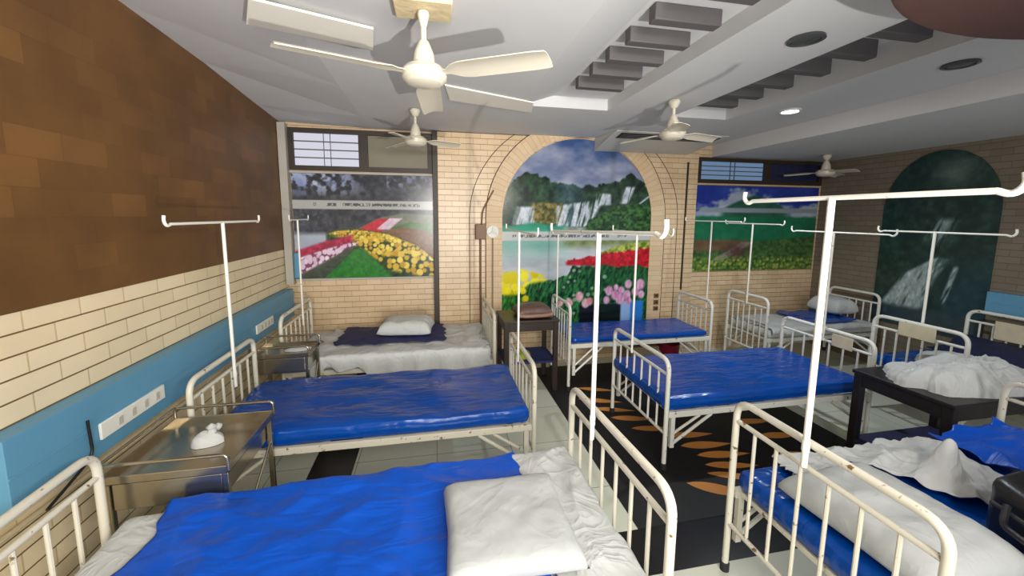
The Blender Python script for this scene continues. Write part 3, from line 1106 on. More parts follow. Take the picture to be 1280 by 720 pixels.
# ================================================================== left wall panel with sockets
def wall_panel(xw, sgn, y0, y1, z0, z1, label):
    t = thing('bedhead_panel', label, 'wall panel', (xw, y0, z0))
    b = MB()
    b.box(min(xw, xw + sgn * 0.085), max(xw, xw + sgn * 0.085), y0, y1, z0, z1)
    b.box(min(xw + sgn * 0.085, xw + sgn * 0.089), max(xw + sgn * 0.085, xw + sgn * 0.089), y0, y1, (z0 + z1) / 2 - 0.006, (z0 + z1) / 2 + 0.004)
    b.build('body', M['trunk'], t, smooth=False, bevel=0.008)
    return t


pan = wall_panel(XL + 0.001, 1, 1.69, 4.78, 0.755, 1.06, 'long sky blue bedhead panel with white sockets along the left wall')
xp = XL + 0.086
for y0, y1 in ((2.09, 2.54), (3.78, 4.15)):
    pl = MB().box(xp + 0.001, xp + 0.014, y0, y1, 0.83, 0.91).build('socket_plate', M['plate'], pan, bevel=0.003)
    n = 5
    for k in range(1, n):
        yy_ = y0 + (y1 - y0) * (k + 0.1) / n
        MB().box(xp + 0.0145, xp + 0.019, yy_, yy_ + 0.03, 0.85, 0.89).build('switch', M['switch'], pl, bevel=0.002)
MB().tube(rnd([(xp + 0.010, 2.03, 0.96), (xp + 0.012, 2.035, 0.80), (xp + 0.01, 1.98, 0.765), (xp + 0.01, 1.80, 0.70)], 0.03), 0.006).build('cable', M['black'], pan)
wall_panel(XR - 0.001, -1, 0.6, 2.93, 0.96, 1.17, 'sky blue bedhead panel on the right wall beside the waterfall mural')

tag(MB().box(-1.555, -1.50, 4.82, 4.89, 1.17, 1.46).build('junction_box', M['trunk'], bevel=0.005), 'small blue grey box in the left back corner beside the poster', 'junction box')
sb = thing('switch_box', 'brown electrical box with conduit on the brick pier left of the arch', 'switch box', (0.56, YP, 1.62))
MB().box(0.495, 0.625, YP - 0.065, YP - 0.025, 1.61, 1.79).build('box', M['brown_box'], sb, bevel=0.006)
MB().tube([(0.56, YP - 0.035, 1.61), (0.56, YP - 0.035, 0.5)], 0.012).build('conduit', M['brown_box'], sb)
MB().tube(rnd([(0.575, YP - 0.035, 1.79), (0.585, YP - 0.035, 1.95), (0.72, YP - 0.035, 2.2)], 0.05), 0.009).build('cable', M['brown_box'], sb)
wf = thing('call_bell', 'round pale plastic fitting on the pier at the left edge of the arch', 'wall fitting', (0.71, YP, 1.7))
b = MB()
for k in range(20):
    pass
rg = []
b.tube([(0.71, YP - 0.023, 1.70), (0.71, YP - 0.055, 1.70)], 0.075, 20)
b.build('body', M['clear'], wf)
b = MB()
for k in range(3):
    an = PI / 2 + k * 2 * PI / 3
    b.tube([(0.71, YP - 0.06, 1.70), (0.71 + 0.06 * math.cos(an), YP - 0.06, 1.70 + 0.06 * math.sin(an))], 0.010, 8)
b.build('knob', M['plate'], wf)
MB().tube([(0.71, YP - 0.035, 1.62), (0.71, YP - 0.035, 0.5)], 0.010).build('conduit', M['tan'], wf)

for z_, lb in ((0.83, 'topmost of three dark brown socket plates right of the tulip mural'), (0.74, 'middle of three dark brown socket plates right of the tulip mural'), (0.655, 'lowest of three dark brown socket plates right of the tulip mural')):
    so = thing('wall_socket', lb, 'socket', (2.96, YP - 0.022, z_), 'brown socket plates right of the arch')
    MB().box(2.925, 2.995, YP - 0.035, YP - 0.023, z_ - 0.03, z_ + 0.03).build('plate', M['brown_box'], so, bevel=0.003)
    MB().box(2.945, 2.975, YP - 0.04, YP - 0.0355, z_ - 0.013, z_ + 0.013).build('switch', M['dark'], so, bevel=0.002)

# ================================================================== ceiling fittings
def dl(x, y, label, lit=False):
    t = thing('downlight', label, 'ceiling light', (x, y, ZC), 'downlights in the false ceiling')
    MB().lathe([(0.075, -0.0005), (0.088, -0.001), (0.090, -0.012), (0.070, -0.016), (0.068, -0.006)], (x, y, ZC)).build('rim', M['plate'] if lit else M['lens'], t)
    MB().lathe([(0.066, -0.004), (0.066, -0.010), (0.01, -0.012)], (x, y, ZC)).build('lens', M['lit'] if lit else M['lens'], t)


dl(2.01, 1.93, 'unlit grey downlight in the soffit nearest the big ceiling fan')
dl(3.27, 2.02, 'unlit dark downlight in the soffit next to the maroon ceiling disc')
dl(3.21, 3.18, 'lit white downlight shining in the right soffit', True)

# round dropped panel
d = MB().lathe([(1.10, 0.0), (1.13, 0.02), (1.13, 0.265), (0.5, 0.269)], (2.05, 0.15, 2.60), 72)
tag(d.build('ceiling_panel', M['maroon']), 'round dull maroon dropped panel at the top right of the ceiling', 'ceiling panel')


def batten(pts, label):
    mb = MB()
    mb.prism(pts, ZC - 0.014, ZC - 0.002)
    tag(mb.build('ceiling_batten', M['batten'], smooth=False, bevel=0.002), label, 'ceiling board')


batten([(-0.80, 2.10), (-0.29, 2.29), (-0.33, 2.57), (-0.92, 2.37)], 'cream board fixed to the ceiling left of the big fan')
batten([(0.10, 3.12), (0.86, 3.42), (0.92, 3.74), (0.15, 3.50)], 'long cream board on the ceiling between the big fan and the arched mural')

ac = thing('air_conditioner', 'wide pale ceiling air conditioner above the arched mural', 'air conditioner', (2.4, 3.9, 2.87))
b = MB()
i0 = len(b.v)
b.v += [(2.05, 4.28, 2.868), (3.50, 4.28, 2.868), (3.50, 4.80, 2.868), (2.0, 4.80, 2.868), (2.05, 4.28, 2.855), (3.50, 4.28, 2.855), (3.44, 4.42, 2.815), (3.30, 4.80, 2.71), (2.0, 4.80, 2.71), (2.0, 4.5, 2.79)]
for q_ in ((0, 1, 2, 3), (0, 4, 5, 1), (4, 9, 8, 7, 6, 5), (3, 8, 9, 4, 0), (1, 5, 6, 2), (2, 6, 7), (2, 7, 8, 3)):
    b.face([i0 + k for k in q_])
b.build('body', M['ac'], ac, smooth=False, bevel=0.01)
b = MB()
b.quad((2.12, 4.31, 2.842), (3.42, 4.31, 2.842), (3.36, 4.43, 2.806), (2.10, 4.43, 2.806))
b.build('intake_grille', M['dark'], ac, smooth=False)
b = MB()
for k in range(3):
    b.box(2.14, 3.38, 4.335 + k * 0.03, 4.34 + k * 0.03, 2.826 - k * 0.009, 2.832 - k * 0.009)
b.build('louvre', M['joist'], ac, smooth=False)


def fan(x, y, zt, rod, angles, blade_len, label, scale=1.0, block=False, pitch=-0.21):
    t = thing('ceiling_fan', label, 'ceiling fan', (x, y, zt), 'ceiling fans')
    if block:
        MB().box(x - 0.13, x + 0.13, y - 0.09, y + 0.09, zt - 0.035, zt - 0.001).build('mounting_plate', M['plaster'], t, bevel=0.004)
        zt -= 0.035
    s = scale
    cs = s * (0.55 if block else 1.0)
    MB().lathe([(0.012, -0.001), (0.045 * cs, -0.004), (0.05 * cs, -0.02), (0.03 * cs, -0.06), (0.014, -0.07)], (x, y, zt)).build('top_cup', M['fan'], t)
    MB().tube([(x, y, zt - 0.05), (x, y, zt - rod)], 0.013 * s, 12).build('down_rod', M['fan'], t)
    zb = zt - rod
    MB().lathe([(0.014, 0.03), (0.024 * s, 0.02), (0.045 * s, -0.03), (0.052 * s, -0.085), (0.05 * s, -0.09), (0.02, -0.095)], (x, y, zb)).build('bottom_cup', M['fan'], t)
    MB().lathe([(0.03, -0.085), (0.085 * s, -0.092), (0.106 * s, -0.115), (0.104 * s, -0.145), (0.085 * s, -0.165), (0.078 * s, -0.168), (0.05 * s, -0.176), (0.005, -0.178)], (x, y, zb)).build('motor', M['fan'], t)
    zc = zb - 0.125
    for a in angles:
        an = math.radians(a)
        mb = MB()
        n, mm = 14, 4
        for lay in (0, 1):
            for i in range(n + 1):
                u = i / n
                r = 0.10 * s + (blade_len - 0.10 * s) * u
                w_ = (0.022 + 0.040 * min(1, max(0, (u - 0.06) / 0.10))) * s * (1 - 0.10 * max(0, u - 0.9) / 0.1)
                for j in range(mm + 1):
                    v = 2 * j / mm - 1
                    zz_ = zc + 0.012 * (1 - v * v) * min(1, u * 5) + v * w_ * math.sin(pitch) * min(1, u * 4) - (0.004 if lay else 0) - 0.02 * u
                    px_, py_ = r, v * w_
                    mb.v.append((x + px_ * math.cos(an) - py_ * math.sin(an), y + px_ * math.sin(an) + py_ * math.cos(an), zz_))
        L = (n + 1) * (mm + 1)
        for i in range(n):
            for j in range(mm):
                q = i * (mm + 1) + j
                mb.face((q, q + mm + 1, q + mm + 2, q + 1))
                mb.face((L + q, L + q + 1, L + q + mm + 2, L + q + mm + 1))
        for i in range(n):
            for j in (0, mm):
                q = i * (mm + 1) + j
                mb.face((q, q + mm + 1, L + q + mm + 1, L + q))
        for j in range(mm):
            for i in (0, n):
                q = i * (mm + 1) + j
                mb.face((q, q + 1, L + q + 1, L + q))
        mb.build('blade', M['fan'], t)
    return t


fan(-0.03, 2.0, ZC, 0.155, (-36, 86, 206), 0.62, 'large cream ceiling fan nearest the camera', 1.0, True)
fan(-0.15, 3.90, ZC, 0.16, (8, 128, 248), 0.42, 'cream ceiling fan in front of the left window', 0.95, False)
fan(2.0, 3.12, ZC, 0.15, (5, 125, 245), 0.46, 'white ceiling fan in front of the air conditioner', 1.0, False)
fan(5.02, 4.35, 2.71, 0.10, (20, 140, 260), 0.45, 'small white ceiling fan in the far right corner', 1.0, False)


# ================================================================== beds
def panel(xb, y0, y1, ztop, mat, t, name, nbars, zrail=0.46, zlow=0.28, r=0.017, gap=0.11):
    b = MB()
    b.tube(rnd([(xb, y0, zrail - 0.02), (xb, y0, ztop), (xb, y1, ztop), (xb, y1, zrail - 0.02)], 0.09, 7), r, 12)
    b.tube([(xb, y0, ztop - gap), (xb, y1, ztop - gap)], r * 0.72, 10)
    b.tube([(xb, y0, zlow), (xb, y1, zlow)], r * 0.72, 10)
    for k in range(nbars):
        y = y0 + (y1 - y0) * (k + 1) / (nbars + 1)
        b.tube([(xb, y, zlow), (xb, y, ztop - gap)], r * 0.5, 8)
    o = b.build(name, mat, t)
    for y in (y0, y1):
        l = MB().tube([(xb, y, 0.03), (xb, y, zrail - 0.02)], r, 12).build('leg', mat, t)
        MB().lathe([(0.01, 0.0005), (r + 0.006, 0.001), (r + 0.006, 0.045), (r, 0.05)], (xb, y, 0.0), 16).build('foot_cap', M['rubber'], l)
    return o


def bed(label, xh, xf, y0, y1, zh, zf, mat, mattress_mat, ztop, zrail=0.46, nbars=6, amp=0.01, seed=0.0, mz=None, mx0=None, mx1=None, brk=True):
    xa, xb = min(xh, xf), max(xh, xf)
    t = thing('hospital_bed', label, 'bed', ((xa + xb) / 2, (y0 + y1) / 2, 0), 'ward beds')
    panel(xh, y0, y1, zh, mat, t, 'headboard', nbars, zrail)
    panel(xf, y0, y1, zf, mat, t, 'footboard', nbars, zrail)
    b = MB()
    g = 0.018
    b.box(xa + g, xb - g, y0 - 0.012, y0 + 0.022, zrail - 0.045, zrail)
    b.box(xa + g, xb - g, y1 - 0.022, y1 + 0.012, zrail - 0.045, zrail)
    for k in range(7):
        x = xa + 0.06 + (xb - xa - 0.12) * k / 6
        b.box(x - 0.02, x + 0.02, y0 + 0.022, y1 - 0.022, zrail - 0.03, zrail - 0.005)
    b.build('frame', mat, t, smooth=False, bevel=0.003)
    if brk:
        for xe, sg in ((xa + 0.055, 1), (xb - 0.055, -1)):
            for ys in (y0 + 0.005, y1 - 0.005):
                k = MB()
                k.box(xe - 0.016, xe + 0.016, ys - 0.014, ys + 0.014, 0.17, zrail - 0.045)
                k.tube([(xe, ys, 0.19), (xe + sg * 0.33, ys, zrail - 0.05)], 0.012, 8)
                k.tube([(xe, ys, 0.27), (xe + sg * 0.23, ys, zrail - 0.05)], 0.010, 8)
                k.build('brace', mat, t)
    ma, mbx = (mx0 if mx0 is not None else xa + 0.03), (mx1 if mx1 is not None else xb - 0.03)

    def disp(p, kz):
        if kz > 0.5:
            p.z += amp * (fb(p.x * 3, p.y * 4, seed, 3) + 0.6 * ridg(p.x * 2.2 + p.y, p.y * 3.1, seed + 4) - 0.4)
        p.y += 0.006 * fb(p.x * 7, p.z * 6, seed + 8)
        return p

    mb = MB()
    rbox(mb, ma, mbx, y0 - 0.005, y1 + 0.005, zrail + 0.003, ztop, 0.035, 0.03, disp)
    mo = mb.build('mattress', mattress_mat, t)
    return t, mo


bA, _ = bed('bed in the left foreground with bright blue sheet and folded white pillow', -1.41, 0.73, 1.08, 1.95, 0.90, 0.98, M['cream'], M['white'], 0.595, amp=0.004, seed=1.0, mx0=-1.33)
bB, _ = bed('bed with a bare wrinkled blue mattress beside the left wall, behind the steel trolley', -1.40, 0.66, 2.49, 3.33, 0.93, 0.88, M['cream'], M['blue'], 0.585, zrail=0.475, amp=0.014, seed=2.0)
bC, _ = bed('bed with rumpled white sheet and white pillow below the flower poster', -1.36, 0.58, 3.78, 4.66, 0.97, 0.92, M['cream'], M['white'], 0.585, amp=0.006, seed=3.0)
bD, _ = bed('bed with flat blue mattress in front of the arched mural', 3.14, 1.42, 3.92, 4.55, 0.93, 0.95, M['white_enamel'], M['blue'], 0.585, zrail=0.52, amp=0.004, seed=4.0)
bE, _ = bed('bed with thick glossy blue mattress standing on the black leaf mat', 3.56, 1.68, 2.50, 3.38, 0.88, 0.85, M['white_enamel'], M['blue'], 0.565, zrail=0.455, amp=0.006, seed=5.0, mx0=1.665)
bF, _ = bed('bed in the right foreground holding a pillow, white sheet and black bag', 3.40, 1.52, 0.80, 1.66, 0.93, 0.97, M['cream'], M['blue'], 0.585, zrail=0.475, amp=0.01, seed=6.0)
bG, _ = bed('bed with white sheet and blue cloth under the dim hills poster', 5.50, 3.86, 3.88, 4.52, 0.94, 0.94, M['white_enamel'], M['white'], 0.57, amp=0.004, seed=7.0)
bH, _ = bed('bed with a cream name plate on its rail, by the right wall', 5.47, 4.25, 2.32, 3.02, 0.96, 0.96, M['white_enamel'], M['blue'], 0.57, amp=0.006, seed=8.0)

# name plates on the rails (parts of their boards)
def plate(bedo, board, x, y0, y1, z0, z1):
    ch = [q for q in bedo.children if q.name.startswith(board)][0]
    o = MB().box(x - 0.026, x - 0.018, y0, y1, z0, z1).build('name_plate', M['card'], None, bevel=0.002)
    o.parent = ch
    o['label'] = 'cream name plate on the rail'
    return o


plate(bH, 'footboard', 4.25, 2.52, 2.80, 0.83, 0.955)
plate(bE, 'headboard', 3.56, 2.66, 2.84, 0.75, 0.86)
plate(bH, 'headboard', 5.47, 2.36, 2.80, 0.72, 0.90)

# ================================================================== bedding
# foreground bed
supA = (-1.34, 0.69, 1.07, 1.96)
def zA(a, b):
    return 0.006 + 0.016 * max(0, ridg(a * 2.6 + b * 1.5, b * 3.0 - a, 11.0) - 0.45) * 1.8 + 0.010 * fb(a * 5, b * 5, 12.0) + 0.008
tag(drape('rexine_sheet', M['bright_blue'], -1.16, 0.385, 1.03, 2.06, supA, 0.603, zA, 110, 80, 0.06, 13.0, skew=0.06), 'bright blue crinkled sheet spread over the bed in the left foreground', 'sheet')
def zA2(a, b):
    return 0.004 + 0.026 * max(0, ridg(a * 4.5 - b * 1.2, b * 1.8 + a * 1.2, 21.0) - 0.4) + 0.008 * max(0, ridg(a * 9 + b * 3, b * 4 - a * 2, 24.0) - 0.4) + 0.006 * fb(a * 6, b * 6, 22.0)
tag(drape('bed_sheet', M['white'], 0.395, 0.705, 1.03, 2.08, supA, 0.601, zA2, 60, 90, 0.05, 23.0), 'creased white sheet at the foot end of the left foreground bed', 'sheet')
pm = pillow_mesh(0.50, 0.50, 0.085, 31.0, 0.005, 44, 40, 0.3, 9)
po = weld(pm.build('pillow', M['pillow']))
po.location = (0.25, 1.44, 0.642)
po.rotation_euler = (0, 0, -0.05)
tag(po, 'folded grey white pillow on the left foreground bed', 'pillow')

def swing(objs, piv, ang):
    R_ = Matrix.Translation(piv) @ Matrix.Rotation(ang, 4, 'Z') @ Matrix.Translation(-Vector(piv))
    for q in objs:
        q.matrix_world = R_ @ q.matrix_basis


PIVA = (0.73, 1.95, 0.0)
swing([bA] + [q for q in COL.objects if q.name in ('rexine_sheet', 'bed_sheet', 'pillow')], PIVA, 0.045)

# bed by the poster
supC = (-1.30, 0.53, 3.77, 4.67)
def zC(a, b):
    return 0.004 + 0.02 * max(0, ridg(a * 3, b * 3, 41.0) - 0.5) + 0.012 * fb(a * 4, b * 4, 42.0)
tag(drape('bed_sheet', M['white'], -1.16, 0.525, 3.55, 4.66, supC, 0.594, zC, 80, 60, 0.16, 43.0), 'rumpled white sheet hanging off the bed below the flower poster', 'sheet')
def zCb(a, b):
    return 0.024 + 0.012 * fb(a * 4, b * 4, 42.0) + 0.01 * max(0, ridg(a * 4, b * 5, 44.0) - 0.5)
tag(drape('blanket', M['navy'], -0.98, 0.10, 3.98, 4.62, supC, 0.596, zCb, 60, 44, 0.05, 45.0), 'navy blanket laid over the rumpled white sheet', 'blanket')
po = weld(pillow_mesh(0.56, 0.40, 0.15, 46.0, 0.010).build('pillow', M['white']))
po.location = (-0.30, 4.34, 0.632)
po.rotation_euler = (0.03, 0, -0.12)
tag(po, 'plump white pillow on the navy blanket', 'pillow')

# right foreground bed
po = weld(pillow_mesh(0.52, 0.62, 0.14, 51.0, 0.010, 40, 40).build('pillow', M['pillow']))
po.location = (1.855, 1.165, 0.598)
po.rotation_euler = (0, 0, 0.05)
tag(po, 'large white pillow on the right foreground bed behind its rail', 'pillow')
supF = (1.55, 3.36, 0.79, 1.67)
def zF(a, b):
    pk = 0.18 * math.exp(-abs((a - 2.46) / 0.065) ** 2 - abs((b - 1.36) / 0.055) ** 2)
    base = 0.035 * math.exp(-((a - 2.4) / 0.3) ** 2 - ((b - 1.45) / 0.2) ** 2)
    wa, wb = a + 0.08 * fb(a * 4, b * 4, 66.0), b + 0.08 * fb(a * 4, b * 4, 67.0)
    wr = 0.040 * max(0, ridg(wa * 2.6 + wb * 2, wb * 5.0 - wa * 2.5, 61.0) - 0.3) + 0.018 * max(0, ridg(wa * 8, wb * 9, 65.0) - 0.3)
    low = 1.0 - 0.35 * max(0.0, min(1.0, (2.1 - a) / 0.2))
    return 0.008 + pk + (base + wr) * low + 0.008 * fb(a * 6, b * 6, 62.0)
tag(drape('bed_sheet', M['white'], 1.76, 2.78, lambda u: 1.53 - 0.35 * max(0.0, min(1.0, (u - 0.37) / 0.28)) + 0.06 * max(0, u - 0.8), lambda u: 1.675 - 0.12 * max(0, u - 0.6), supF, 0.597, zF, 140, 70, 0.045, 63.0, skew=0.05), 'crumpled white sheet with a raised peak on the right foreground bed', 'sheet')
tag(drape('rexine_sheet', M['bright_blue'], 2.84, 3.32, 1.22, 1.66, supF, 0.60, lambda a, b: 0.01 + 0.10 * max(0, (a - 2.75)) + 0.07 * max(0, ridg(a * 3 + b * 2, b * 4, 68.0) - 0.35), 60, 40, 0.03, 69.0), 'bright blue crinkled sheet bunched beyond the peaked white sheet', 'sheet')

bag = thing('black_bag', 'black bag with silver piping at the right edge, on the foreground bed', 'bag', (2.62, 1.02, 0.6))
mb = MB()
def bagd(p, kz):
    p.x += 0.012 * fb(p.y * 6, p.z * 6, 71)
    p.y += 0.012 * fb(p.x * 6, p.z * 6, 72)
    if kz > 0.5:
        p.z += 0.10 * (p.x - 2.38)
    p.x += 0.35 * (p.y - 1.10)
    return p
rbox(mb, 2.23, 2.80, 0.56, 1.10, 0.602, 0.86, 0.035, 0.03, bagd)
mb.build('body', M['black'], bag)
def btop(x):
    return 0.86 + 0.10 * (x - 2.38) + 0.004
mb = MB()
def bsh(x, y):
    return (x + 0.35 * (y - 1.10), y, btop(x))
mb.tube([bsh(2.40, 1.03), bsh(2.66, 1.0), bsh(2.68, 0.80)], 0.006, 8)
mb.tube([bsh(2.40, 0.99), bsh(2.62, 0.96), bsh(2.64, 0.80)], 0.006, 8)
mb.build('piping', M['grey_strap'], bag)
mb = MB()
mb.tube([(2.196 - 0.35 * 0.36, 0.74, 0.775), (2.196 - 0.35 * 0.05, 1.05, 0.775)], 0.009, 8)
mb.build('zip', M['dark'], bag)
mb = MB()
mb.tube(rnd([(2.198 - 0.105, 0.80, 0.80), (2.05, 0.82, 0.74), (2.11, 0.98, 0.74), (2.198 - 0.035, 1.0, 0.80)], 0.03), 0.012, 8)
mb.build('handle', M['black'], bag)

# far right beds
supG = (3.90, 5.46, 3.87, 4.53)
tag(drape('bed_sheet', M['white'], 3.91, 5.44, 3.80, 4.52, supG, 0.580, lambda a, b: 0.004 + 0.012 * fb(a * 4, b * 4, 81.0), 60, 30, 0.03, 82.0), 'white sheet on the bed under the dim hills poster', 'sheet')
tag(drape('blanket', M['blue'], 4.55, 5.30, 3.92, 4.50, supG, 0.592, lambda a, b: 0.016 + 0.03 * max(0, ridg(a * 4, b * 4, 83.0) - 0.4), 40, 30, 0.06, 84.0), 'blue cloth spread over the white sheet under the dim hills poster', 'blanket')
po = weld(pillow_mesh(0.36, 0.44, 0.20, 85.0, 0.012).build('pillow', M['white']))
po.location = (5.27, 4.28, 0.64)
tag(po, 'white pillow at the head of the bed under the dim hills poster', 'pillow')
tag(heap('bed_sheet', M['white'], 4.62, 2.62, 0.578, 0.26, 0.22, 0.13, 91.0), 'small crumpled white sheet on the bed with the name plate', 'sheet')
supH = (4.29, 5.50, 2.31, 3.03)
tag(drape('blanket', M['dark_navy'], 4.90, 5.42, 2.30, 2.98, supH, 0.60, lambda a, b: 0.004 + 0.12 * max(0, (a - 5.0) / 0.5) + 0.02 * fb(a * 4, b * 4, 93.0), 40, 40, 0.03, 94.0), 'dark navy blanket piled against the headboard at the right wall', 'blanket')


# ================================================================== drip stands
def stand(x, y, zb, zt, ya, yb, label, lean=(0, 0), r=0.011, barz=None):
    t = thing('iv_pole', label, 'drip stand', (x, y, zb), 'drip stands fixed to the beds')
    tx, ty = x + lean[0], y + lean[1]
    MB().tube([(x, y, zb - 0.10), (tx, ty, zt)], r, 12).build('pole', M['pole'], t)
    za, zb2 = barz if barz else (zt, zt)
    MB().tube([(tx, ya, za), (tx, ty, zt), (tx, yb, zb2)] if ya < ty < yb else [(tx, ya, za), (tx, yb, zb2)], r * 0.75, 10).build('crossbar', M['pole'], t)
    for yy_, s, zz_ in ((ya, -1, za), (yb, 1, zb2)):
        MB().tube(rnd([(tx, yy_, zz_), (tx, yy_ + s * 0.03, zz_ - 0.012), (tx, yy_ + s * 0.055, zz_ + 0.012), (tx, yy_ + s * 0.05, zz_ + 0.045)], 0.02, 4), r * 0.75, 10).build('hook', M['pole'], t)
    MB().tube([(x, y, zb - 0.03), (x, y, zb + 0.012)], r + 0.0025, 12).build('clamp', M['pole'], t)
    return t


stand(-1.37, 2.95, 0.80, 1.84, 2.42, 3.46, 'white drip stand at the head of the bare wrinkled blue bed by the left wall')
stand(-1.33, 4.30, 0.86, 1.84, 4.12, 4.60, 'short barred drip stand in front of the left edge of the flower poster', r=0.009)
stand(0.70, 1.60, 0.98, 1.83, 1.15, 2.25, 'thick white drip stand on the footboard of the left foreground bed', r=0.0105, barz=(1.845, 1.81))
stand(0.63, 2.89, 0.87, 1.78, 2.40, 3.38, 'thin drip stand on the bare blue bed footboard, before the left of the mural', r=0.008)
stand(1.65, 3.0, 0.84, 1.77, 2.55, 3.40, 'thin drip stand on the footboard of the bed on the leaf mat', r=0.009)
stand(1.39, 4.30, 0.94, 1.70, 4.08, 4.52, 'faint thin drip stand behind the dark table, on the bed before the arched mural', r=0.008)
stand(3.17, 4.06, 0.92, 1.85, 3.62, 4.50, 'drip stand at the left edge of the dim hills poster', r=0.009)
stand(3.824, 4.17, 0.93, 1.82, 3.78, 4.58, 'drip stand in front of the middle of the dim hills poster', r=0.010)
stand(3.53, 2.92, 0.87, 1.77, 2.48, 3.30, 'thin drip stand just behind the tall right hand stand', r=0.009)
stand(4.285, 2.66, 0.95, 1.78, 2.22, 3.06, 'drip stand in front of the dark waterfall mural', r=0.011)
stand(1.484, 1.25, 0.98, 1.975, 0.80, 1.63, 'tall thick drip stand on the footboard of the right foreground bed', r=0.0125)


# ================================================================== tables and trolleys
def trolley(x0, x1, y0, y1, zt, label, rot=0.0, skirt=True):
    t = thing('steel_trolley', label, 'trolley', ((x0 + x1) / 2, (y0 + y1) / 2, 0), 'stainless bedside trolleys')
    b = MB()
    b.box(x0, x1, y0, y1, zt - 0.02, zt - 0.012)
    b.box(x0, x1, y0, y0 + 0.008, zt - 0.02, zt + 0.02)
    b.box(x0, x1, y1 - 0.008, y1, zt - 0.02, zt + 0.02)
    b.box(x1 - 0.008, x1, y0, y1, zt - 0.02, zt + 0.02)
    b.box(x0, x0 + 0.008, y0, y1, zt - 0.02, zt + 0.02)
    b.build('tray', M['steel'], t, smooth=False, bevel=0.003)
    rl = MB()
    for ys in (y0, y1):
        rl.tube(rnd([(x0, ys, zt), (x0, ys, zt + 0.075), (x1, ys, zt + 0.075), (x1, ys, zt)], 0.03), 0.008, 10)
    rl.tube([(x0, y0, zt + 0.075), (x0, y1, zt + 0.075)], 0.008, 10)
    rl.build('guard_rail', M['steel'], t)
    for xs in (x0 + 0.02, x1 - 0.02):
        for ys in (y0 + 0.02, y1 - 0.02):
            l = MB().box(xs - 0.013, xs + 0.013, ys - 0.013, ys + 0.013, 0.055, zt - 0.021).build('leg', M['steel'], t, smooth=False, bevel=0.003)
            MB().lathe([(0.006, 0.0), (0.022, 0.004), (0.024, 0.025), (0.022, 0.046), (0.006, 0.0545)], (xs, ys, 0.0), 14).build('caster', M['rubber'], l)
    sh = MB()
    sh.box(x0 + 0.01, x1 - 0.01, y0 + 0.01, y1 - 0.01, 0.20, 0.212)
    sh.build('shelf', M['steel'], t, smooth=False, bevel=0.003)
    dr = MB()
    dr.box(x0 + 0.036, x1 - 0.036, y0 + 0.012, y1 - 0.012, zt - 0.15, zt - 0.024)
    dr.build('drawer', M['steel'], t, smooth=False, bevel=0.004)
    k = MB()
    k.tube([(x1 - 0.02, y0 + 0.02, 0.22), (x1 - 0.02, y1 - 0.02, zt - 0.16)], 0.007, 8)
    k.tube([(x1 - 0.02, y0 + 0.02, zt - 0.16), (x1 - 0.02, y1 - 0.02, 0.22)], 0.007, 8)
    k.build('cross_brace', M['steel'], t)
    if rot:
        t.rotation_euler = (0, 0, rot)
    return t


trolley(-1.46, -0.95, 1.92, 2.455, 0.72, 'stainless trolley with a white cloth bundle beside the left foreground bed')
trolley(-1.46, -1.02, 3.385, 3.715, 0.75, 'small stainless trolley between the bare blue bed and the poster bed')
cb = heap('cloth_bundle', M['white'], -1.17, 2.20, 0.709, 0.07, 0.055, 0.075, 101.0, 0.2, 24, 24)
kn = MB()
kn.lathe([(0.004, 0.0), (0.022, 0.012), (0.018, 0.03), (0.024, 0.042), (0.004, 0.058)], (-1.15, 2.20, 0.755), 14)
kn.lathe([(0.004, 0.0), (0.016, 0.012), (0.02, 0.026), (0.004, 0.038)], (-1.135, 2.23, 0.76), 14)
kn.build('knot', M['white'], cb)
tag(cb, 'small knotted white cloth bundle on the steel trolley', 'cloth')
tag(heap('paper_packet', M['white'], -1.15, 3.56, 0.739, 0.10, 0.05, 0.03, 103.0, 0.1, 20, 20), 'white paper packet on the small steel trolley', 'packet')


def table(x0, x1, y0, y1, zt, mat, label, legw=0.05, shelf=None, shelf_mat=None, apron=0.09):
    t = thing('side_table', label, 'table', ((x0 + x1) / 2, (y0 + y1) / 2, 0))
    MB().box(x0, x1, y0, y1, zt - 0.03, zt).build('tabletop', mat, t, smooth=False, bevel=0.006)
    a = MB()
    i = 0.02
    a.box(x0 + i, x1 - i, y0 + i, y0 + i + 0.02, zt - 0.03 - apron, zt - 0.031)
    a.box(x0 + i, x1 - i, y1 - i - 0.02, y1 - i, zt - 0.03 - apron, zt - 0.031)
    a.box(x0 + i, x0 + i + 0.02, y0 + i + 0.02, y1 - i - 0.02, zt - 0.03 - apron, zt - 0.031)
    a.box(x1 - i - 0.02, x1 - i, y0 + i + 0.02, y1 - i - 0.02, zt - 0.03 - apron, zt - 0.031)
    a.build('apron', mat, t, smooth=False)
    for xs in (x0 + 0.01, x1 - 0.01 - legw):
        for ys in (y0 + 0.01, y1 - 0.01 - legw):
            MB().box(xs, xs + legw, ys, ys + legw, 0.0005, zt - 0.031).build('leg', mat, t, smooth=False, bevel=0.004)
    if shelf:
        MB().box(x0 + 0.015, x1 - 0.015, y0 + 0.015, y1 - 0.015, shelf - 0.02, shelf).build('shelf', shelf_mat, t, smooth=False, bevel=0.003)
    return t


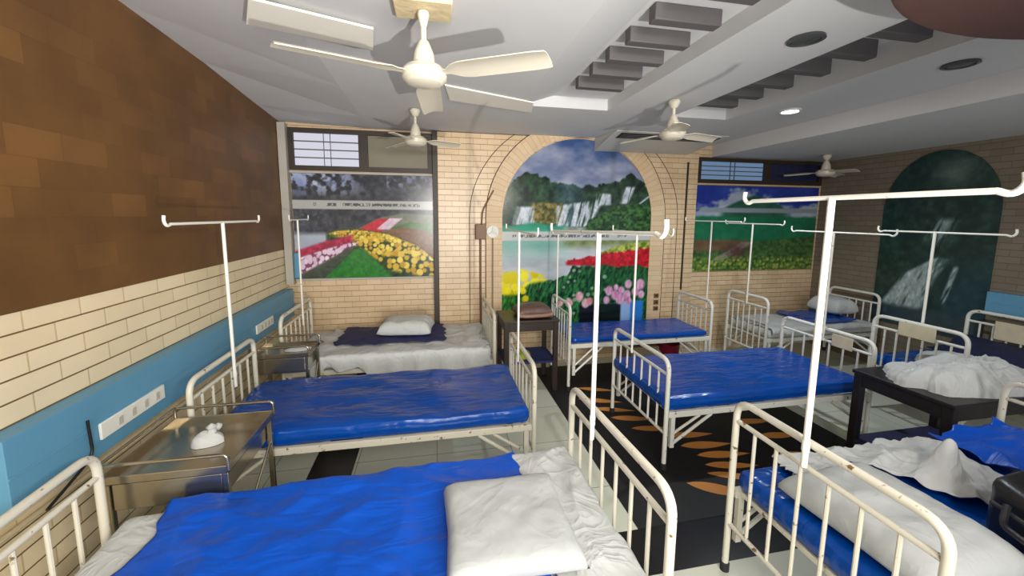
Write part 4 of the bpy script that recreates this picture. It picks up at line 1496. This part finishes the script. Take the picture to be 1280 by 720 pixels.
table(0.70, 1.31, 3.93, 4.44, 0.80, M['dark_wood'], 'dark wooden table with a brown bag on it in front of the arched mural', 0.05, 0.34, M['navy'])
cu = thing('leather_bag', 'slumped brown leather bag on the dark wooden table', 'bag', (1.05, 4.15, 0.8))
pm = pillow_mesh(0.40, 0.32, 0.13, 111.0, 0.012)
pm.v = [(x + 1.06, y + 4.15, z + 0.802) for x, y, z in pm.v]
weld(pm.build('body', M['leather'], cu))
mb = MB().tube(rnd([(0.87, 4.0, 0.84), (0.95, 3.975, 0.835), (1.18, 3.975, 0.84), (1.25, 4.0, 0.845)], 0.05), 0.022, 10)
mb.build('strap', M['pinkish'], cu)
tag(heap('cloth', M['lime'], 0.93, 4.12, 0.3405, 0.11, 0.09, 0.10, 113.0, 0.0, 24, 24), 'lime green cloth on the lower shelf of the dark table', 'cloth')

table(3.16, 4.06, 1.74, 2.36, 0.745, M['black_paint'], 'black table carrying a heap of white sheets between the right hand beds', 0.055, 0.20, M['dark_navy'])
tag(heap('sheet_heap', M['white'], 3.64, 2.03, 0.746, 0.50, 0.28, 0.19, 121.0, -0.1, 110, 110, 0.5, 0.0, 1.6), 'large crumpled heap of white sheets on the black table', 'sheet')

# under the mural bed
tag(MB().box(2.30, 2.66, 4.18, 4.44, 0.0005, 0.34).build('storage_box', M['tan'], bevel=0.006), 'tan box under the bed before the arched mural', 'box')
t = thing('bucket', 'maroon bin beside the tan box under the mural bed', 'bin', (2.84, 4.3, 0))
MB().lathe([(0.12, 0.0005), (0.125, 0.01), (0.15, 0.33), (0.156, 0.345), (0.145, 0.345), (0.115, 0.02), (0.01, 0.015)], (2.84, 4.30, 0)).build('body', M['red'], t)
MB().tube(rnd([(2.69, 4.30, 0.30), (2.70, 4.14, 0.22), (2.98, 4.14, 0.22), (2.99, 4.30, 0.30)], 0.06), 0.006, 8).build('handle', M['plate'], t)

# printed floor mat
mt = MB()
mt.box(1.20, 3.45, 2.001, 4.60, 0.0005, 0.004, 0)
def leaf(x, y, L, w_, an):
    i = len(mt.v)
    n = 10
    c, s = math.cos(an), math.sin(an)
    lo, hi = [], []
    for k in range(n + 1):
        u = k / n
        h = w_ * math.sin(PI * u ** 0.8) * (1 - 0.15 * u)
        for sg, lst in ((1, hi), (-1, lo)):
            px_, py_ = u * L, sg * h
            mt.v.append((x + px_ * c - py_ * s, y + px_ * s + py_ * c, 0.0052))
            lst.append(len(mt.v) - 1)
    for k in range(n):
        mt.face((lo[k], lo[k + 1], hi[k + 1], hi[k]), 1)
for (x, y, L, w_, an) in ((1.54, 3.95, 0.42, .045, -.35), (1.45, 3.70, 0.45, .05, -.35), (1.52, 3.48, 0.42, .045, -.3), (1.62, 3.28, 0.42, .05, -.25), (1.72, 3.07, 0.42, .045, -.2),
                          (1.97, 2.90, 0.42, .05, -.1), (1.99, 2.74, 0.45, .055, -.1), (2.04, 2.60, 0.45, .05, -.12), (2.02, 2.48, 0.42, .045, -.2), (1.97, 2.39, 0.42, .04, -.35), (1.75, 2.32, 0.48, .06, -.5),
                          (2.25, 3.9, .42, .05, -.5), (2.3, 3.6, .42, .05, -.3), (2.5, 3.3, .42, .05, -.2), (2.7, 3.0, .42, .05, -.1), (2.75, 2.75, .42, .05, -.1), (2.7, 2.5, .42, .05, -.3)):
    leaf(x, y, L, w_, an)
tag(mt.build('floor_mat', [M['mat_black'], M['mat_orange']], smooth=False), 'black floor mat with orange leaf print under the centre beds', 'mat')
